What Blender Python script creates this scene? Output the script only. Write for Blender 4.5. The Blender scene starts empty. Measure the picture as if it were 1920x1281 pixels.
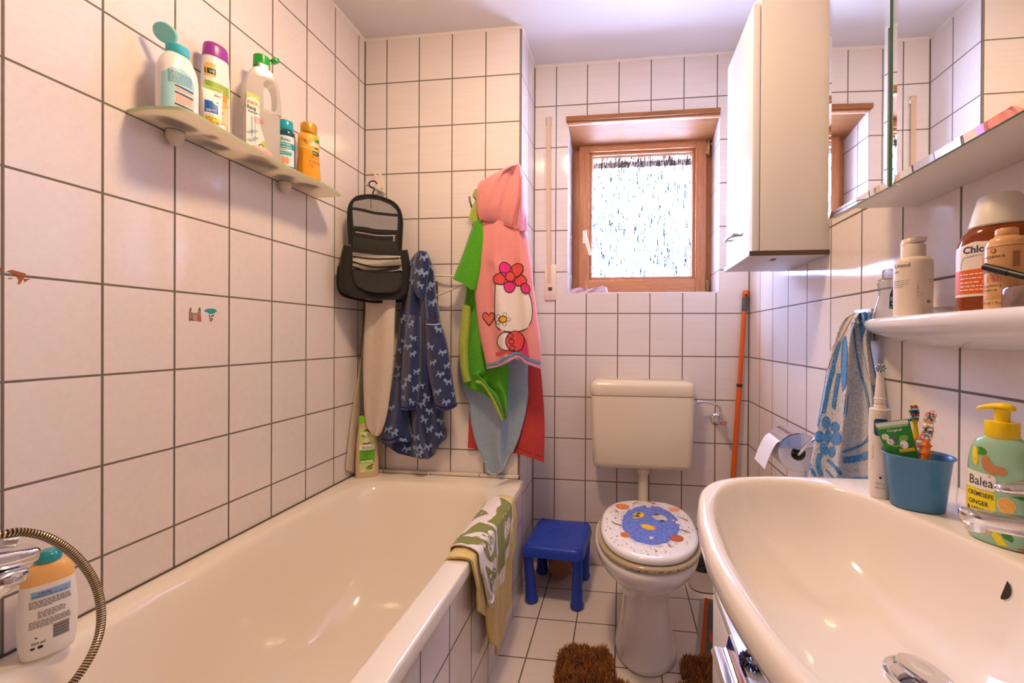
import bpy, bmesh, math, random
from math import pi, sin, cos, radians, atan2, sqrt, floor
from mathutils import Vector, Matrix, noise
from mathutils.geometry import tessellate_polygon
random.seed(7)
SC = bpy.context.scene
COL = SC.collection

# ------------------------------------------------------------------ camera
F_PX, PPX, PPY = 784.4989, 1069.675, 633.1624
CAM = Vector((1.15166, -0.17863, 1.10756))
YAW, PITCH, ROLL = 0.12122058, -0.00335757, 0.00549101
_f = Vector((-sin(YAW)*cos(PITCH), cos(YAW)*cos(PITCH), sin(PITCH)))
_r = Vector((cos(YAW), sin(YAW), 0)); _u = _r.cross(_f)
CR, CU = _r*cos(ROLL)+_u*sin(ROLL), _u*cos(ROLL)-_r*sin(ROLL)
def at(px, py, x=None, y=None, z=None):
    """the point where the sight line of a photo pixel meets the plane x=, y= or z="""
    v = CR*((px-PPX)/F_PX) - CU*((py-PPY)/F_PX) + _f
    i, val = (0, x) if x is not None else (1, y) if y is not None else (2, z)
    return CAM + v*((val-CAM[i])/v[i])
def at_n(px, py, planes, back=0.0):
    """nearest hit of the sight line with planes (normal, offset), each drawn back towards the camera"""
    v = CR*((px-PPX)/F_PX) - CU*((py-PPY)/F_PX) + _f; best = None
    for n, d in planes:
        n = Vector(n); q = n.dot(v)
        if abs(q) < 1e-9: continue
        sg = 1 if n.dot(CAM) > d else -1
        t = (d+sg*back-n.dot(CAM))/q
        if t > 0 and (best is None or t < best): best = t
    return CAM+v*best
cd = bpy.data.cameras.new('camera'); cam = bpy.data.objects.new('camera', cd); COL.objects.link(cam)
cd.sensor_width = 36; cd.lens = F_PX/1920*36; cd.clip_start = 0.01
cd.shift_x = -109.675/1920; cd.shift_y = -7.3376/1920
M3 = Matrix((CR, CU, -_f)).transposed()
cam.matrix_world = Matrix.Translation(CAM) @ M3.to_4x4()
SC.camera = cam

# room measures (metres, floor z = 0)
Y1, Y2, X3, XS, CEIL = 1.5804, 1.8468, 1.7385, 0.7206, 2.436
TW, TH = 0.1521, 0.203
ROW0 = 1.218

# ------------------------------------------------------------------ materials
def lin(h):
    if not isinstance(h, str): return tuple(h)+(1,)*(4-len(h))
    h = h.lstrip('#'); c = [int(h[i:i+2], 16)/255 for i in (0, 2, 4)]
    return tuple(((v+.055)/1.055)**2.4 if v > .04045 else v/12.92 for v in c)+(1,)
MATS = {}
class NT:
    def __init__(s, name):
        s.m = bpy.data.materials.new(name); s.m.use_nodes = True
        s.t = s.m.node_tree; s.t.nodes.clear()
        s.out = s.t.nodes.new('ShaderNodeOutputMaterial')
    def n(s, typ, _p=None, **ins):
        nd = s.t.nodes.new(typ)
        for k, v in (_p or {}).items(): setattr(nd, k, v)
        for k, v in ins.items():
            key = int(k[1:]) if k[0] == '_' and k[1:].isdigit() else k.replace('_', ' ')
            s.set(nd.inputs[key], v)
        return nd
    def set(s, sock, v):
        if isinstance(v, bpy.types.NodeSocket): s.t.links.new(v, sock)
        elif isinstance(v, bpy.types.Node): s.t.links.new(v.outputs[0], sock)
        else:
            if sock.type == 'RGBA': v = lin(v)
            sock.default_value = v
    def math(s, op, a, b=0.0, clamp=False):
        nd = s.n('ShaderNodeMath', {'operation': op, 'use_clamp': clamp}); s.set(nd.inputs[0], a); s.set(nd.inputs[1], b)
        return nd.outputs[0]
    def mix(s, fac, a, b):
        nd = s.n('ShaderNodeMix', {'data_type': 'RGBA'}); s.set(nd.inputs[0], fac); s.set(nd.inputs[6], a); s.set(nd.inputs[7], b)
        return nd.outputs[2]
    def ramp(s, fac, stops):
        nd = s.n('ShaderNodeValToRGB'); s.set(nd.inputs[0], fac); e = nd.color_ramp.elements
        while len(e) < len(stops): e.new(.5)
        for el, (p, c) in zip(e, stops): el.position = p; el.color = lin(c)
        return nd.outputs[0]
    def coord(s, out='Object', scale=(1, 1, 1)):
        tc = s.n('ShaderNodeTexCoord'); mp = s.n('ShaderNodeMapping'); s.t.links.new(tc.outputs[out], mp.inputs[0])
        mp.inputs['Scale'].default_value = scale; return mp.outputs[0]
    def noise(s, vec, scale, detail=3, rough=.5, dist=0):
        nd = s.n('ShaderNodeTexNoise', None, Vector=vec, Scale=scale, Detail=detail, Roughness=rough, Distortion=dist); return nd.outputs[0]
    def bump(s, h, strength=.3, dist=.002):
        return s.n('ShaderNodeBump', None, Height=h, Strength=strength, Distance=dist).outputs[0]
    def done(s, sh):
        s.set(s.out.inputs[0], sh); return s.m

def P(name, color, rough=.45, metal=0, trans=0, coat=0, bump=None, var=None, sheen=0, spec=.5, sss=0, ior=1.45, emit=None, scale=(1, 1, 1)):
    """principled material; bump=(noise scale, strength, distance); var=(noise scale, second colour, amount)"""
    if name in MATS: return MATS[name]
    t = NT(name); c = lin(color); kw = {}
    if bump or var: co = t.coord('Object', scale)
    if var:
        nz = t.noise(co, var[0], 4, .6)
        c = t.mix(t.math('MULTIPLY', t.ramp(nz, [(.35, (0, 0, 0)), (.65, (1, 1, 1))]), var[2]), c, var[1])
    if bump: kw['Normal'] = t.bump(t.noise(co, bump[0], 3, .6), bump[1], bump[2])
    b = t.n('ShaderNodeBsdfPrincipled', None, Base_Color=c, Roughness=rough, Metallic=metal, IOR=ior, **kw)
    b.inputs['Transmission Weight'].default_value = trans; b.inputs['Coat Weight'].default_value = coat
    b.inputs['Coat Roughness'].default_value = .05; b.inputs['Sheen Weight'].default_value = sheen; b.inputs['Specular IOR Level'].default_value = spec
    if sss: b.inputs['Subsurface Weight'].default_value = sss; b.inputs['Subsurface Scale'].default_value = .004
    if emit: t.set(b.inputs['Emission Color'], emit[0]); b.inputs['Emission Strength'].default_value = emit[1]
    MATS[name] = t.done(b); return MATS[name]

def tile_mat(name, offx, offy, extra_x=(), extra_y=(), floor_=False, offz=ROW0, base='#ebe3df', grout='#645c52', rough=.1):
    t = NT(name); geo = t.n('ShaderNodeNewGeometry'); co = t.coord('Object')
    sp = t.n('ShaderNodeSeparateXYZ', None, Vector=geo.outputs['Position']); x, y, z = sp.outputs
    nsp = t.n('ShaderNodeSeparateXYZ', None, Vector=geo.outputs['True Normal'])
    def line(c, off, pitch, w=.0025):
        a = t.math('DIVIDE', t.math('SUBTRACT', c, off), pitch)
        d = t.math('MULTIPLY', t.math('ABSOLUTE', t.math('SUBTRACT', t.math('FRACT', t.math('ADD', a, 50.5)), .5)), pitch)
        return t.math('SUBTRACT', 1, t.math('DIVIDE', t.math('SUBTRACT', d, w-.0006), .0012, ), True)
    def single(c, p, w=.003):
        return t.math('LESS_THAN', t.math('ABSOLUTE', t.math('SUBTRACT', c, p)), w)
    if floor_:
        lines = t.math('MAXIMUM', line(x, offx, TW), line(y, offy, TH)); cu, cv = x, y; ou, ov, pv = offx, offy, TH
    else:
        lx, ly = line(x, offx, TW), line(y, offy, TW)
        for p in extra_x: lx = t.math('MAXIMUM', lx, single(x, p))
        for p in extra_y: ly = t.math('MAXIMUM', ly, single(y, p))
        isx = t.math('GREATER_THAN', t.math('ABSOLUTE', nsp.outputs[0]), .5)
        side = t.n('ShaderNodeMix', None); t.set(side.inputs[0], isx); t.set(side.inputs[2], lx); t.set(side.inputs[3], ly)
        lines = t.math('MAXIMUM', side.outputs[0], line(z, offz, TH))
    lines = t.math('MINIMUM', t.math('MAXIMUM', lines, 0), 1)
    # faint diagonal marbling inside the glaze
    mp = t.n('ShaderNodeMapping', None, Vector=co); mp.inputs['Rotation'].default_value = (.6, .6, .6); mp.inputs['Scale'].default_value = (4, 60, 60)
    mar = t.noise(mp.outputs[0], 1.2, 5, .6, .4)
    col = t.mix(t.ramp(mar, [(.35, (0, 0, 0)), (.75, (1, 1, 1))]), base, '#e6ddd8')
    gn = t.noise(co, 40, 3)
    gcol = t.mix(gn, grout, '#7a7064')
    col = t.mix(lines, col, gcol)
    rg = t.n('ShaderNodeMix', None); t.set(rg.inputs[0], lines); t.set(rg.inputs[2], rough); t.set(rg.inputs[3], .8)
    wav = t.noise(co, 14, 2)
    h = t.math('SUBTRACT', t.math('MULTIPLY', wav, .16), t.math('MULTIPLY', lines, 1))
    b = t.n('ShaderNodeBsdfPrincipled', None, Base_Color=col, Roughness=rg.outputs[0], Normal=t.bump(h, .35, .0016))
    b.inputs['Specular IOR Level'].default_value = .5
    return t.done(b)

def terry(name, color, color2=None, scale=520, amt=.5, cells=None):
    if name in MATS: return MATS[name]
    t = NT(name); co = t.coord('Object')
    n1 = t.noise(co, scale*.5, 2, .7); n2 = t.noise(co, 18, 3)
    c = t.mix(t.ramp(n1, [(.3, (0, 0, 0)), (.7, (1, 1, 1))]), color2 or color, color)
    h = t.math('ADD', n1, t.math('MULTIPLY', n2, .6))
    b = t.n('ShaderNodeBsdfPrincipled', None, Base_Color=c, Roughness=.95, Normal=t.bump(h, amt, .006))
    b.inputs['Sheen Weight'].default_value = .25; b.inputs['Specular IOR Level'].default_value = .15
    MATS[name] = t.done(b); return MATS[name]

def translucent(name, color, fac=.5, rough=.2, clear=0.0, gloss=.08):
    """milky plastic / frosted glass: diffuse + translucent (+ clear) with a gloss layer"""
    if name in MATS: return MATS[name]
    t = NT(name)
    d = t.n('ShaderNodeBsdfDiffuse', None, Color=color); tr = t.n('ShaderNodeBsdfTranslucent', None, Color=color)
    m = t.n('ShaderNodeMixShader', None, Fac=fac); t.set(m.inputs[1], d); t.set(m.inputs[2], tr)
    if clear:
        tp = t.n('ShaderNodeBsdfTransparent', None, Color=color); m2 = t.n('ShaderNodeMixShader', None, Fac=clear); t.set(m2.inputs[1], m); t.set(m2.inputs[2], tp); m = m2
    g = t.n('ShaderNodeBsdfGlossy', None, Roughness=rough); fr = t.n('ShaderNodeLayerWeight', None, Blend=.25)
    fa = t.math('ADD', t.math('MULTIPLY', fr.outputs[0], .6), gloss*.4)
    m3 = t.n('ShaderNodeMixShader'); t.set(m3.inputs[0], fa); t.set(m3.inputs[1], m); t.set(m3.inputs[2], g)
    MATS[name] = t.done(m3); return MATS[name]

# ------------------------------------------------------------------ objects
WM = {}
def thing(name, label, cat, loc=(0, 0, 0), rotz=0, group=None, tilt=None):
    o = bpy.data.objects.new(name, None); o.empty_display_size = .03; COL.objects.link(o)
    m = Matrix.Translation(Vector(loc)) @ Matrix.Rotation(rotz, 4, 'Z')
    if tilt: m = m @ tilt
    o.matrix_world = m; WM[o] = m
    if label: o['label'] = label; o['category'] = cat
    if group: o['group'] = group
    return o
def tag(o, label, cat, group=None):
    o['label'] = label; o['category'] = cat
    if group: o['group'] = group
    return o
def struct(o): o['kind'] = 'structure'; return o
def face_cam(x, y, extra=0): return atan2(CAM.x-x, -(CAM.y-y))+extra

_txt = {}
def glyphs(s, bold=0.0, shear=0.0):
    k = (s, bold, shear)
    if k not in _txt:
        cu = bpy.data.curves.new('t', 'FONT'); cu.body = s; cu.size = 1; cu.offset = bold; cu.shear = shear; cu.resolution_u = 2
        o = bpy.data.objects.new('t', cu); COL.objects.link(o)
        dg = bpy.context.evaluated_depsgraph_get(); me = o.evaluated_get(dg).to_mesh()
        vs = [tuple(v.co[:2]) for v in me.vertices]; fs = [tuple(p.vertices) for p in me.polygons]
        o.evaluated_get(dg).to_mesh_clear(); bpy.data.objects.remove(o); bpy.data.curves.remove(cu)
        w = max([v[0] for v in vs], default=0); _txt[k] = (vs, fs, w)
    return _txt[k]

def plane_surf(o, ux, uy):
    o, ux, uy = Vector(o), Vector(ux), Vector(uy); n = ux.cross(uy).normalized()
    return lambda u, v: (o+ux*u+uy*v, n)

def crv(pts, n):
    """Catmull-Rom through points, n samples"""
    pts = [Vector(p) for p in pts]; out = []; m = len(pts)-1
    for i in range(n):
        t = i/(n-1)*m; k = min(int(t), m-1); f = t-k
        p0, p1, p2, p3 = pts[max(k-1, 0)], pts[k], pts[k+1], pts[min(k+2, m)]
        out.append(.5*((2*p1)+(p2-p0)*f+(2*p0-5*p1+4*p2-p3)*f*f+(3*p1-p0-3*p2+p3)*f**3))
    return out

class MB:
    def __init__(s): s.v = []; s.f = []; s.mi = []; s.mats = []
    def _m(s, mat):
        if mat not in s.mats: s.mats.append(mat)
        return s.mats.index(mat)
    def add(s, vs, fs, mat):
        b = len(s.v); k = s._m(mat); s.v += [Vector(v) for v in vs]
        s.f += [tuple(i+b for i in f) for f in fs]; s.mi += [k]*len(fs); return s
    def xform(s, start, M):
        for i in range(start, len(s.v)): s.v[i] = M @ s.v[i]
        return s
    def box(s, lo, hi, mat, bev=0, seg=2):
        lo, hi = Vector(lo), Vector(hi); c = (lo+hi)/2; d = hi-lo
        if bev <= 0:
            vs = [(x, y, z) for x in (lo.x, hi.x) for y in (lo.y, hi.y) for z in (lo.z, hi.z)]
            return s.add(vs, [(0, 1, 3, 2), (4, 6, 7, 5), (0, 4, 5, 1), (2, 3, 7, 6), (0, 2, 6, 4), (1, 5, 7, 3)], mat)
        bm = bmesh.new(); bmesh.ops.create_cube(bm, size=1, matrix=Matrix.Translation(c) @ Matrix.Diagonal((*d, 1)))
        bmesh.ops.bevel(bm, geom=bm.edges[:], offset=bev, segments=seg, profile=.5, affect='EDGES')
        bm.verts.index_update(); s.add([v.co.copy() for v in bm.verts], [tuple(v.index for v in f.verts) for f in bm.faces], mat); bm.free(); return s
    def loft(s, rings, mat, cap0=True, cap1=True, closed=True):
        n = len(rings[0]); vs = [p for r in rings for p in r]; fs = []
        for i in range(len(rings)-1):
            for j in range(n if closed else n-1):
                a, b = i*n+j, i*n+(j+1) % n; fs.append((a, b, b+n, a+n))
        if cap0: fs.append(tuple(reversed(range(n))))
        if cap1: fs.append(tuple(range((len(rings)-1)*n, len(rings)*n)))
        return s.add(vs, fs, mat)
    def tube(s, pts, r, mat, seg=10, n=None, caps=True):
        pts = crv(pts, n) if n else [Vector(p) for p in pts]
        rings = []; up = Vector((0, 0, 1)); pd = None
        for i, p in enumerate(pts):
            d = (pts[min(i+1, len(pts)-1)]-pts[max(i-1, 0)]).normalized()
            if pd is None:
                a = d.cross(up) if abs(d.z) < .9 else d.cross(Vector((1, 0, 0)))
                a.normalize()
            else: a = (a-d*a.dot(d)).normalized()
            pd = d; b = d.cross(a); rr = r(i/(len(pts)-1)) if callable(r) else r
            rings.append([p+(a*cos(2*pi*k/seg)+b*sin(2*pi*k/seg))*rr for k in range(seg)])
        return s.loft(rings, mat, caps, caps)
    def lathe(s, prof, mat, c=(0, 0, 0), seg=32, axis='z', sx=1, sy=1, cap0=True, cap1=True):
        c = Vector(c); rings = []
        for r, h in prof:
            ring = []
            for k in range(seg):
                a = 2*pi*k/seg; x, y = r*cos(a)*sx, r*sin(a)*sy
                ring.append(c+(Vector((x, y, h)) if axis == 'z' else Vector((x, -h, y)) if axis == 'y' else Vector((h, x, y))))
            rings.append(ring)
        return s.loft(rings, mat, cap0, cap1)
    def prism(s, poly, o, ux, uy, depth, mat):
        """polygon in the plane (ux, uy) at o, extruded by the vector depth"""
        o, ux, uy, d = Vector(o), Vector(ux), Vector(uy), Vector(depth); a = [o+ux*p[0]+uy*p[1] for p in poly]; n = len(a)
        return s.add(a+[p+d for p in a], [tuple(range(n)), tuple(range(2*n-1, n-1, -1))]+[(i, i+n, (i+1) % n+n, (i+1) % n) for i in range(n)], mat)
    def grid(s, fn, nu, nv, mat):
        vs = [fn(i/nu, j/nv) for j in range(nv+1) for i in range(nu+1)]
        return s.add(vs, [(j*(nu+1)+i, j*(nu+1)+i+1, (j+1)*(nu+1)+i+1, (j+1)*(nu+1)+i) for j in range(nv) for i in range(nu)], mat)
    def decal(s, poly, surf, mat, off=.0004, maxlen=None):
        tr = tessellate_polygon([[Vector((p[0], p[1], 0)) for p in poly]]); tris = [tuple(Vector(poly[i][:2]) for i in t) for t in tr]
        if maxlen:
            for _ in range(6):
                L = max(max((t[a]-t[b]).length for a, b in ((0, 1), (1, 2), (2, 0))) for t in tris)
                if L <= maxlen or len(tris) > 3000: break
                nt = []
                for a, b, c in tris:
                    ab, bc, ca = (a+b)/2, (b+c)/2, (c+a)/2; nt += [(a, ab, ca), (ab, b, bc), (ca, bc, c), (ab, bc, ca)]
                tris = nt
        idx = {}; vs = []; fs = []; ns = []
        for t in tris:
            f = []
            for p in t:
                k = (round(p.x, 6), round(p.y, 6))
                if k not in idx: q, n = surf(p.x, p.y); idx[k] = len(vs); vs.append(q+n*off); ns.append(n)
                f.append(idx[k])
            if (vs[f[1]]-vs[f[0]]).cross(vs[f[2]]-vs[f[0]]).dot(ns[f[0]]) < 0: f.reverse()
            fs.append(tuple(f))
        return s.add(vs, fs, mat)
    def rect(s, u0, v0, u1, v1, surf, mat, off=.0003, maxlen=.006):
        return s.decal([(u0, v0), (u1, v0), (u1, v1), (u0, v1)], surf, mat, off, maxlen)
    def blob(s, u, v, ru, rv, surf, mat, off=.0005, rot=0, n=18, maxlen=.006, wob=0, seed=0):
        rnd = random.Random(seed); pts = []
        for k in range(n):
            a = 2*pi*k/n; r = 1+wob*(rnd.random()-.5)*2; x, y = ru*cos(a)*r, rv*sin(a)*r
            pts.append((u+x*cos(rot)-y*sin(rot), v+x*sin(rot)+y*cos(rot)))
        return s.decal(pts, surf, mat, off, maxlen)
    def text(s, st, u, v, size, surf, mat, off=.0006, align='l', bold=0.0, shear=0.0, sx=1.0, rot=0):
        vs, fs, w = glyphs(st, bold, shear); du = 0 if align == 'l' else -w*size*sx/2 if align == 'c' else -w*size*sx; out = []
        for a, b in vs:
            x, y = a*size*sx+du, b*size
            q, n = surf(u+x*cos(rot)-y*sin(rot), v+x*sin(rot)+y*cos(rot)); out.append(q+n*off)
        return s.add(out, fs, mat)
    def lines(s, u0, v0, u1, n, dv, surf, mat, th=.0012, off=.0006, seed=1):
        """rows of small print"""
        rnd = random.Random(seed)
        for i in range(n):
            v = v0-i*dv; e = u1 if i < n-1 else u0+(u1-u0)*.6; x = u0
            while x < e-.002:
                w = min(rnd.uniform(.002, .006), e-x); s.decal([(x, v), (x+w, v), (x+w, v+th), (x, v+th)], surf, mat, off, .004); x += w+.0012
        return s
    def build(s, name, parent=None, local=False, smooth=35):
        me = bpy.data.meshes.new(name); W = WM.get(parent, Matrix()); vs = s.v
        if parent is not None and not local: Wi = W.inverted(); vs = [Wi @ v for v in vs]
        me.from_pydata([tuple(v) for v in vs], [], s.f)
        for m in s.mats: me.materials.append(m)
        me.polygons.foreach_set('material_index', s.mi)
        me.polygons.foreach_set('use_smooth', [True]*len(s.f))
        if smooth < 179: me.set_sharp_from_angle(angle=radians(smooth))
        me.validate(); me.update()
        o = bpy.data.objects.new(name, me); COL.objects.link(o)
        if parent is not None: o.parent = parent
        WM[o] = W; return o
    def one(s, name, label, cat, group=None, smooth=35, base=None):
        """a thing of a single mesh: origin moved to its base"""
        if base is None:
            lo = Vector([min(v[i] for v in s.v) for i in range(3)]); hi = Vector([max(v[i] for v in s.v) for i in range(3)]); base = ((lo.x+hi.x)/2, (lo.y+hi.y)/2, lo.z)
        b = Vector(base); s.v = [v-b for v in s.v]; o = s.build(name, None, smooth=smooth); o.location = b
        return tag(o, label, cat, group)

def se_ring(cx, cy, z, rx, ry, n=2.0, seg=48, rot=0.0):
    out = []
    for k in range(seg):
        a = 2*pi*k/seg; c, s_ = cos(a), sin(a); d = (abs(c)**n+abs(s_)**n)**(-1/n) if n != 2 else 1
        x, y = rx*c*d, ry*s_*d
        out.append(Vector((cx+x*cos(rot)-y*sin(rot), cy+x*sin(rot)+y*cos(rot), z)))
    return out

class Bottle:
    """body given by rows (z, rx, ry, n): superellipse sections; front is local -y"""
    def __init__(s, rows): s.rows = rows
    def sec(s, z):
        r = s.rows
        if z <= r[0][0]: return r[0][1:]
        for a, b in zip(r, r[1:]):
            if z <= b[0]:
                t = (z-a[0])/(b[0]-a[0]) if b[0] > a[0] else 0; return tuple(a[i]+(b[i]-a[i])*t for i in (1, 2, 3))
        return r[-1][1:]
    def mesh(s, mb, mat, seg=48, cap0=True, cap1=True):
        return mb.loft([se_ring(0, 0, z, rx, ry, n, seg) for z, rx, ry, n in s.rows], mat, cap0, cap1)
    def pt(s, u, v):
        rx, ry, n = s.sec(v); q = min(abs(u/rx), .9995); return Vector((u, -ry*(1-q**n)**(1/n), v))
    def surf(s, u, v):
        e = .0008; a = s.pt(u, v); du = s.pt(u+e, v)-s.pt(u-e, v); dv = s.pt(u, v+e)-s.pt(u, v-e); n = du.cross(dv)
        if n.length < 1e-12: n = Vector((0, -1, 0))
        n.normalize(); return a, n

def smooth_rows(rows, k=4):
    """denser rows by Catmull-Rom in every column"""
    return [tuple(p) for p in _crn(rows, (len(rows)-1)*k+1)]
def _crn(pts, n):
    out = []; m = len(pts)-1
    for i in range(n):
        t = i/(n-1)*m; k = min(int(t), m-1); f = t-k; P0, P1, P2, P3 = pts[max(k-1, 0)], pts[k], pts[k+1], pts[min(k+2, m)]
        out.append([.5*(2*b+(c-a)*f+(2*a-5*b+4*c-d)*f*f+(3*b-a-3*c+d)*f**3) for a, b, c, d in zip(P0, P1, P2, P3)])
    return out

class Cloth:
    """hanging cloth: rows of photo points (left to right, top to bottom) laid on the plane y=y0, bulging towards the room"""
    def __init__(s, rows, y0, depth, folds=(), ns=56, nt=70, p=2.2, thick=.004, axis='y'):
        s.y0, s.depth, s.folds, s.ns, s.nt, s.p, s.th = y0, depth, folds, ns, nt, p, thick
        s.planes = axis if isinstance(axis, list) else [((0, 1, 0) if axis == 'y' else (1, 0, 0), y0)]
        K = 9; rs = []
        for r in rows:
            r = [Vector((q[0], q[1], 0)) for q in r]; L = [0]
            for a, b in zip(r, r[1:]): L.append(L[-1]+(b-a).length)
            o = []
            for k in range(K):
                t = k/(K-1)*L[-1]; i = max(j for j in range(len(L)-1) if L[j] <= t+1e-9)
                f = (t-L[i])/max(L[i+1]-L[i], 1e-9); o.append(r[i].lerp(r[i+1], f))
            rs.append(sum([[q.x, q.y] for q in o], []))
        s.g = _crn(rs, nt+1); s.K = K
    def px(s, u, v):
        v = min(max(v, 0), 1)*s.nt; j = min(int(v), s.nt-1); f = v-j; u = min(max(u, 0), 1)*(s.K-1); i = min(int(u), s.K-2); e = u-i
        def g(j, i): return s.g[j][2*i], s.g[j][2*i+1]
        r = [0, 0]
        for k in (0, 1):
            a = g(j, i)[k]*(1-e)+g(j, i+1)[k]*e; b = g(j+1, i)[k]*(1-e)+g(j+1, i+1)[k]*e; r[k] = a*(1-f)+b*f
        return r
    def off(s, u, v):
        w = (max(0, 1-abs(2*u-1)**s.p))**(1/s.p); d = (s.depth(v) if callable(s.depth) else s.depth)*w; q = 0
        for fr, ph, a0, a1, dr in s.folds: q += (a0+(a1-a0)*v)*(cos(2*pi*(fr*(u+dr*v))+ph)-.3)
        return s.th+d+q*w
    def pt(s, u, v, back=False):
        a, b = s.px(u, v); o = 0 if back else max(s.off(u, v), .002); return at_n(a, b, s.planes, o)
    def surf(s, u, v):
        e = .004; a = s.pt(u, v); du = s.pt(min(u+e, 1), v)-s.pt(max(u-e, 0), v); dv = s.pt(u, min(v+e, 1))-s.pt(u, max(v-e, 0)); n = dv.cross(du)
        n.normalize()
        if n.dot(CAM-a) < 0: n = -n
        return a, n
    def mesh(s, mb, mat):
        nu, nv = s.ns, s.nt; b = len(mb.v)
        A = [s.pt(i/nu, j/nv) for j in range(nv+1) for i in range(nu+1)]; B = [s.pt(i/nu, j/nv, True) for j in range(nv+1) for i in range(nu+1)]
        N = len(A); fs = []; ix = lambda i, j: j*(nu+1)+i
        for j in range(nv):
            for i in range(nu):
                q = (ix(i, j), ix(i, j+1), ix(i+1, j+1), ix(i+1, j)); fs += [q, tuple(N+k for k in reversed(q))]
        edge = [ix(i, 0) for i in range(nu+1)]+[ix(nu, j) for j in range(1, nv+1)]+[ix(i, nv) for i in range(nu-1, -1, -1)]+[ix(0, j) for j in range(nv-1, 0, -1)]
        for a, c in zip(edge, edge[1:]+edge[:1]): fs.append((a, c, c+N, a+N))
        return mb.add(A+B, fs, mat)

CHROME = P('chrome', '#e6e6ea', .08, 1); STEEL = P('brushed_steel', '#b9b9bd', .3, 1)
WHITE = P('white_plastic', '#f2efe8', .35); BLACK = P('black_plastic', '#151515', .4); INK = P('dark_ink', '#2b2b33', .6); INKW = P('white_ink', '#fbfbfb', .5)
CREAM = P('cream_sanitary_ceramic', '#f3ead9', .1, coat=.4); SANI = P('white_sanitary_ceramic', '#f1ece8', .09, coat=.4)
LAMP_E, SKY_E = 52.0, 32.0
SC.view_settings.view_transform = 'Standard'; SC.view_settings.look = 'None'; SC.view_settings.gamma = 1; SC.view_settings.exposure = 1.5
# ================================================================== the room shell
T_LEFT = tile_mat('tiles_left_wall', 0, .47094, extra_y=(Y1-.001,))
T_SHAFT = tile_mat('tiles_shaft', .10517, 1.7190, extra_x=(.001, XS-.001), extra_y=(Y1+.001, Y2-.001))
T_BACK = tile_mat('tiles_back_wall', .82897, 1.93, extra_x=(XS+.001, X3-.001), extra_y=(Y2+.001,))
T_RIGHT = tile_mat('tiles_right_wall', 0, 1.69346, extra_y=(Y2-.001,))
T_TUB = tile_mat('tiles_tub_apron', .732, .6575, offz=.467-2*TH+.06)
T_FLOOR = tile_mat('tiles_floor', .832, 1.4305, floor_=True, base='#e6d9cd', grout='#5e5040', rough=.16)
PLASTER = P('ceiling_plaster', '#edeaea', .9, bump=(160, .25, .002))
YF = -1.0
def wall(name, mat, *boxes):
    m = MB()
    for lo, hi in boxes: m.box(lo, hi, mat)
    return struct(m.build(name))
wall('wall_left', T_LEFT, ((-.12, YF-.12, -.05), (0, 2.25, 2.6)))
wall('wall_shaft', T_SHAFT, ((0, Y1, 0), (XS, 2.25, 2.6)))
WX0, WX1, WZ0, WZ1, YW = .8875, 1.6035, 1.315, 2.150, 2.02
m = MB()
for lo, hi in (((XS, Y2, -.05), (WX0, 2.25, 2.6)), ((WX1, Y2, -.05), (X3, 2.25, 2.6)), ((WX0, Y2, -.05), (WX1, 2.25, WZ0)), ((WX0, Y2, WZ1), (WX1, 2.25, 2.6))): m.box(lo, hi, T_BACK)
struct(m.build('wall_back'))
wall('wall_right', T_RIGHT, ((X3, YF-.12, -.05), (X3+.12, 2.25, 2.6)))
wall('wall_front', P('painted_plaster', '#c9b69f', .7), ((0, YF-.12, -.05), (X3, YF, 2.6)))
DW = P('door_wood', '#8a5c36', .35)
m = MB(); m.box((.78, YF+.0005, .002), (1.70, YF+.03, 2.06), DW, .004); m.box((.85, YF+.0305, .25), (1.63, YF+.034, 1.0), DW, .003); m.box((.85, YF+.0305, 1.1), (1.63, YF+.034, 1.95), DW, .003); struct(m.build('door_1'))
wall('floor', T_FLOOR, ((0, YF, -.06), (X3, Y2, 0)))
wall('ceiling', PLASTER, ((0, YF, CEIL), (X3, Y2, CEIL+.06)))
# irregular plaster bead where the tiles meet the ceiling
m = MB(); BEAD = P('plaster_bead', '#efe7de', .85, bump=(60, .5, .004))
def bead(a, b, nrm):
    a, b, nrm = Vector(a), Vector(b), Vector(nrm); N = 90; rings = []
    for i in range(N+1):
        p = a.lerp(b, i/N); h = .011+.004*noise.noise(p*9)+.0025*noise.noise(p*40)
        rings.append([p, p+nrm*.0045, p+nrm*.003+Vector((0, 0, -h*.7)), p+Vector((0, 0, -h))])
    m.loft(rings, BEAD)
zc = CEIL+.0005
bead((0, YF, zc), (0, Y1, zc), (1, 0, 0)); bead((0, Y1, zc), (XS, Y1, zc), (0, -1, 0)); bead((XS, Y1, zc), (XS, Y2, zc), (1, 0, 0))
bead((XS, Y2, zc), (X3, Y2, zc), (0, -1, 0)); bead((X3, YF, zc), (X3, Y2, zc), (-1, 0, 0))
struct(m.build('trim_1'))

# ------------------------------------------------------------------ window
def wood(name, c1, c2, scale, rough=.45):
    if name in MATS: return MATS[name]
    t = NT(name); co = t.coord('Object', scale); n1 = t.noise(co, 1.0, 5, .65, .6); n2 = t.noise(co, 6, 3, .6)
    c = t.mix(t.ramp(n1, [(.3, (0, 0, 0)), (.7, (1, 1, 1))]), c1, c2)
    c = t.mix(t.math('MULTIPLY', t.ramp(n2, [(.5, (0, 0, 0)), (.75, (1, 1, 1))]), .35), c, '#6e3d1c')
    b = t.n('ShaderNodeBsdfPrincipled', None, Base_Color=c, Roughness=rough, Normal=t.bump(n2, .15, .001)); MATS[name] = t.done(b); return MATS[name]
WV = wood('window_wood_upright', '#c08456', '#a86b42', (60, 60, 6)); WH = wood('window_wood_crossways', '#c28658', '#aa6e44', (6, 60, 60))
WL = wood('box_lid_wood', '#a9713f', '#8f5a34', (7, 70, 70), .5)
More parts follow.
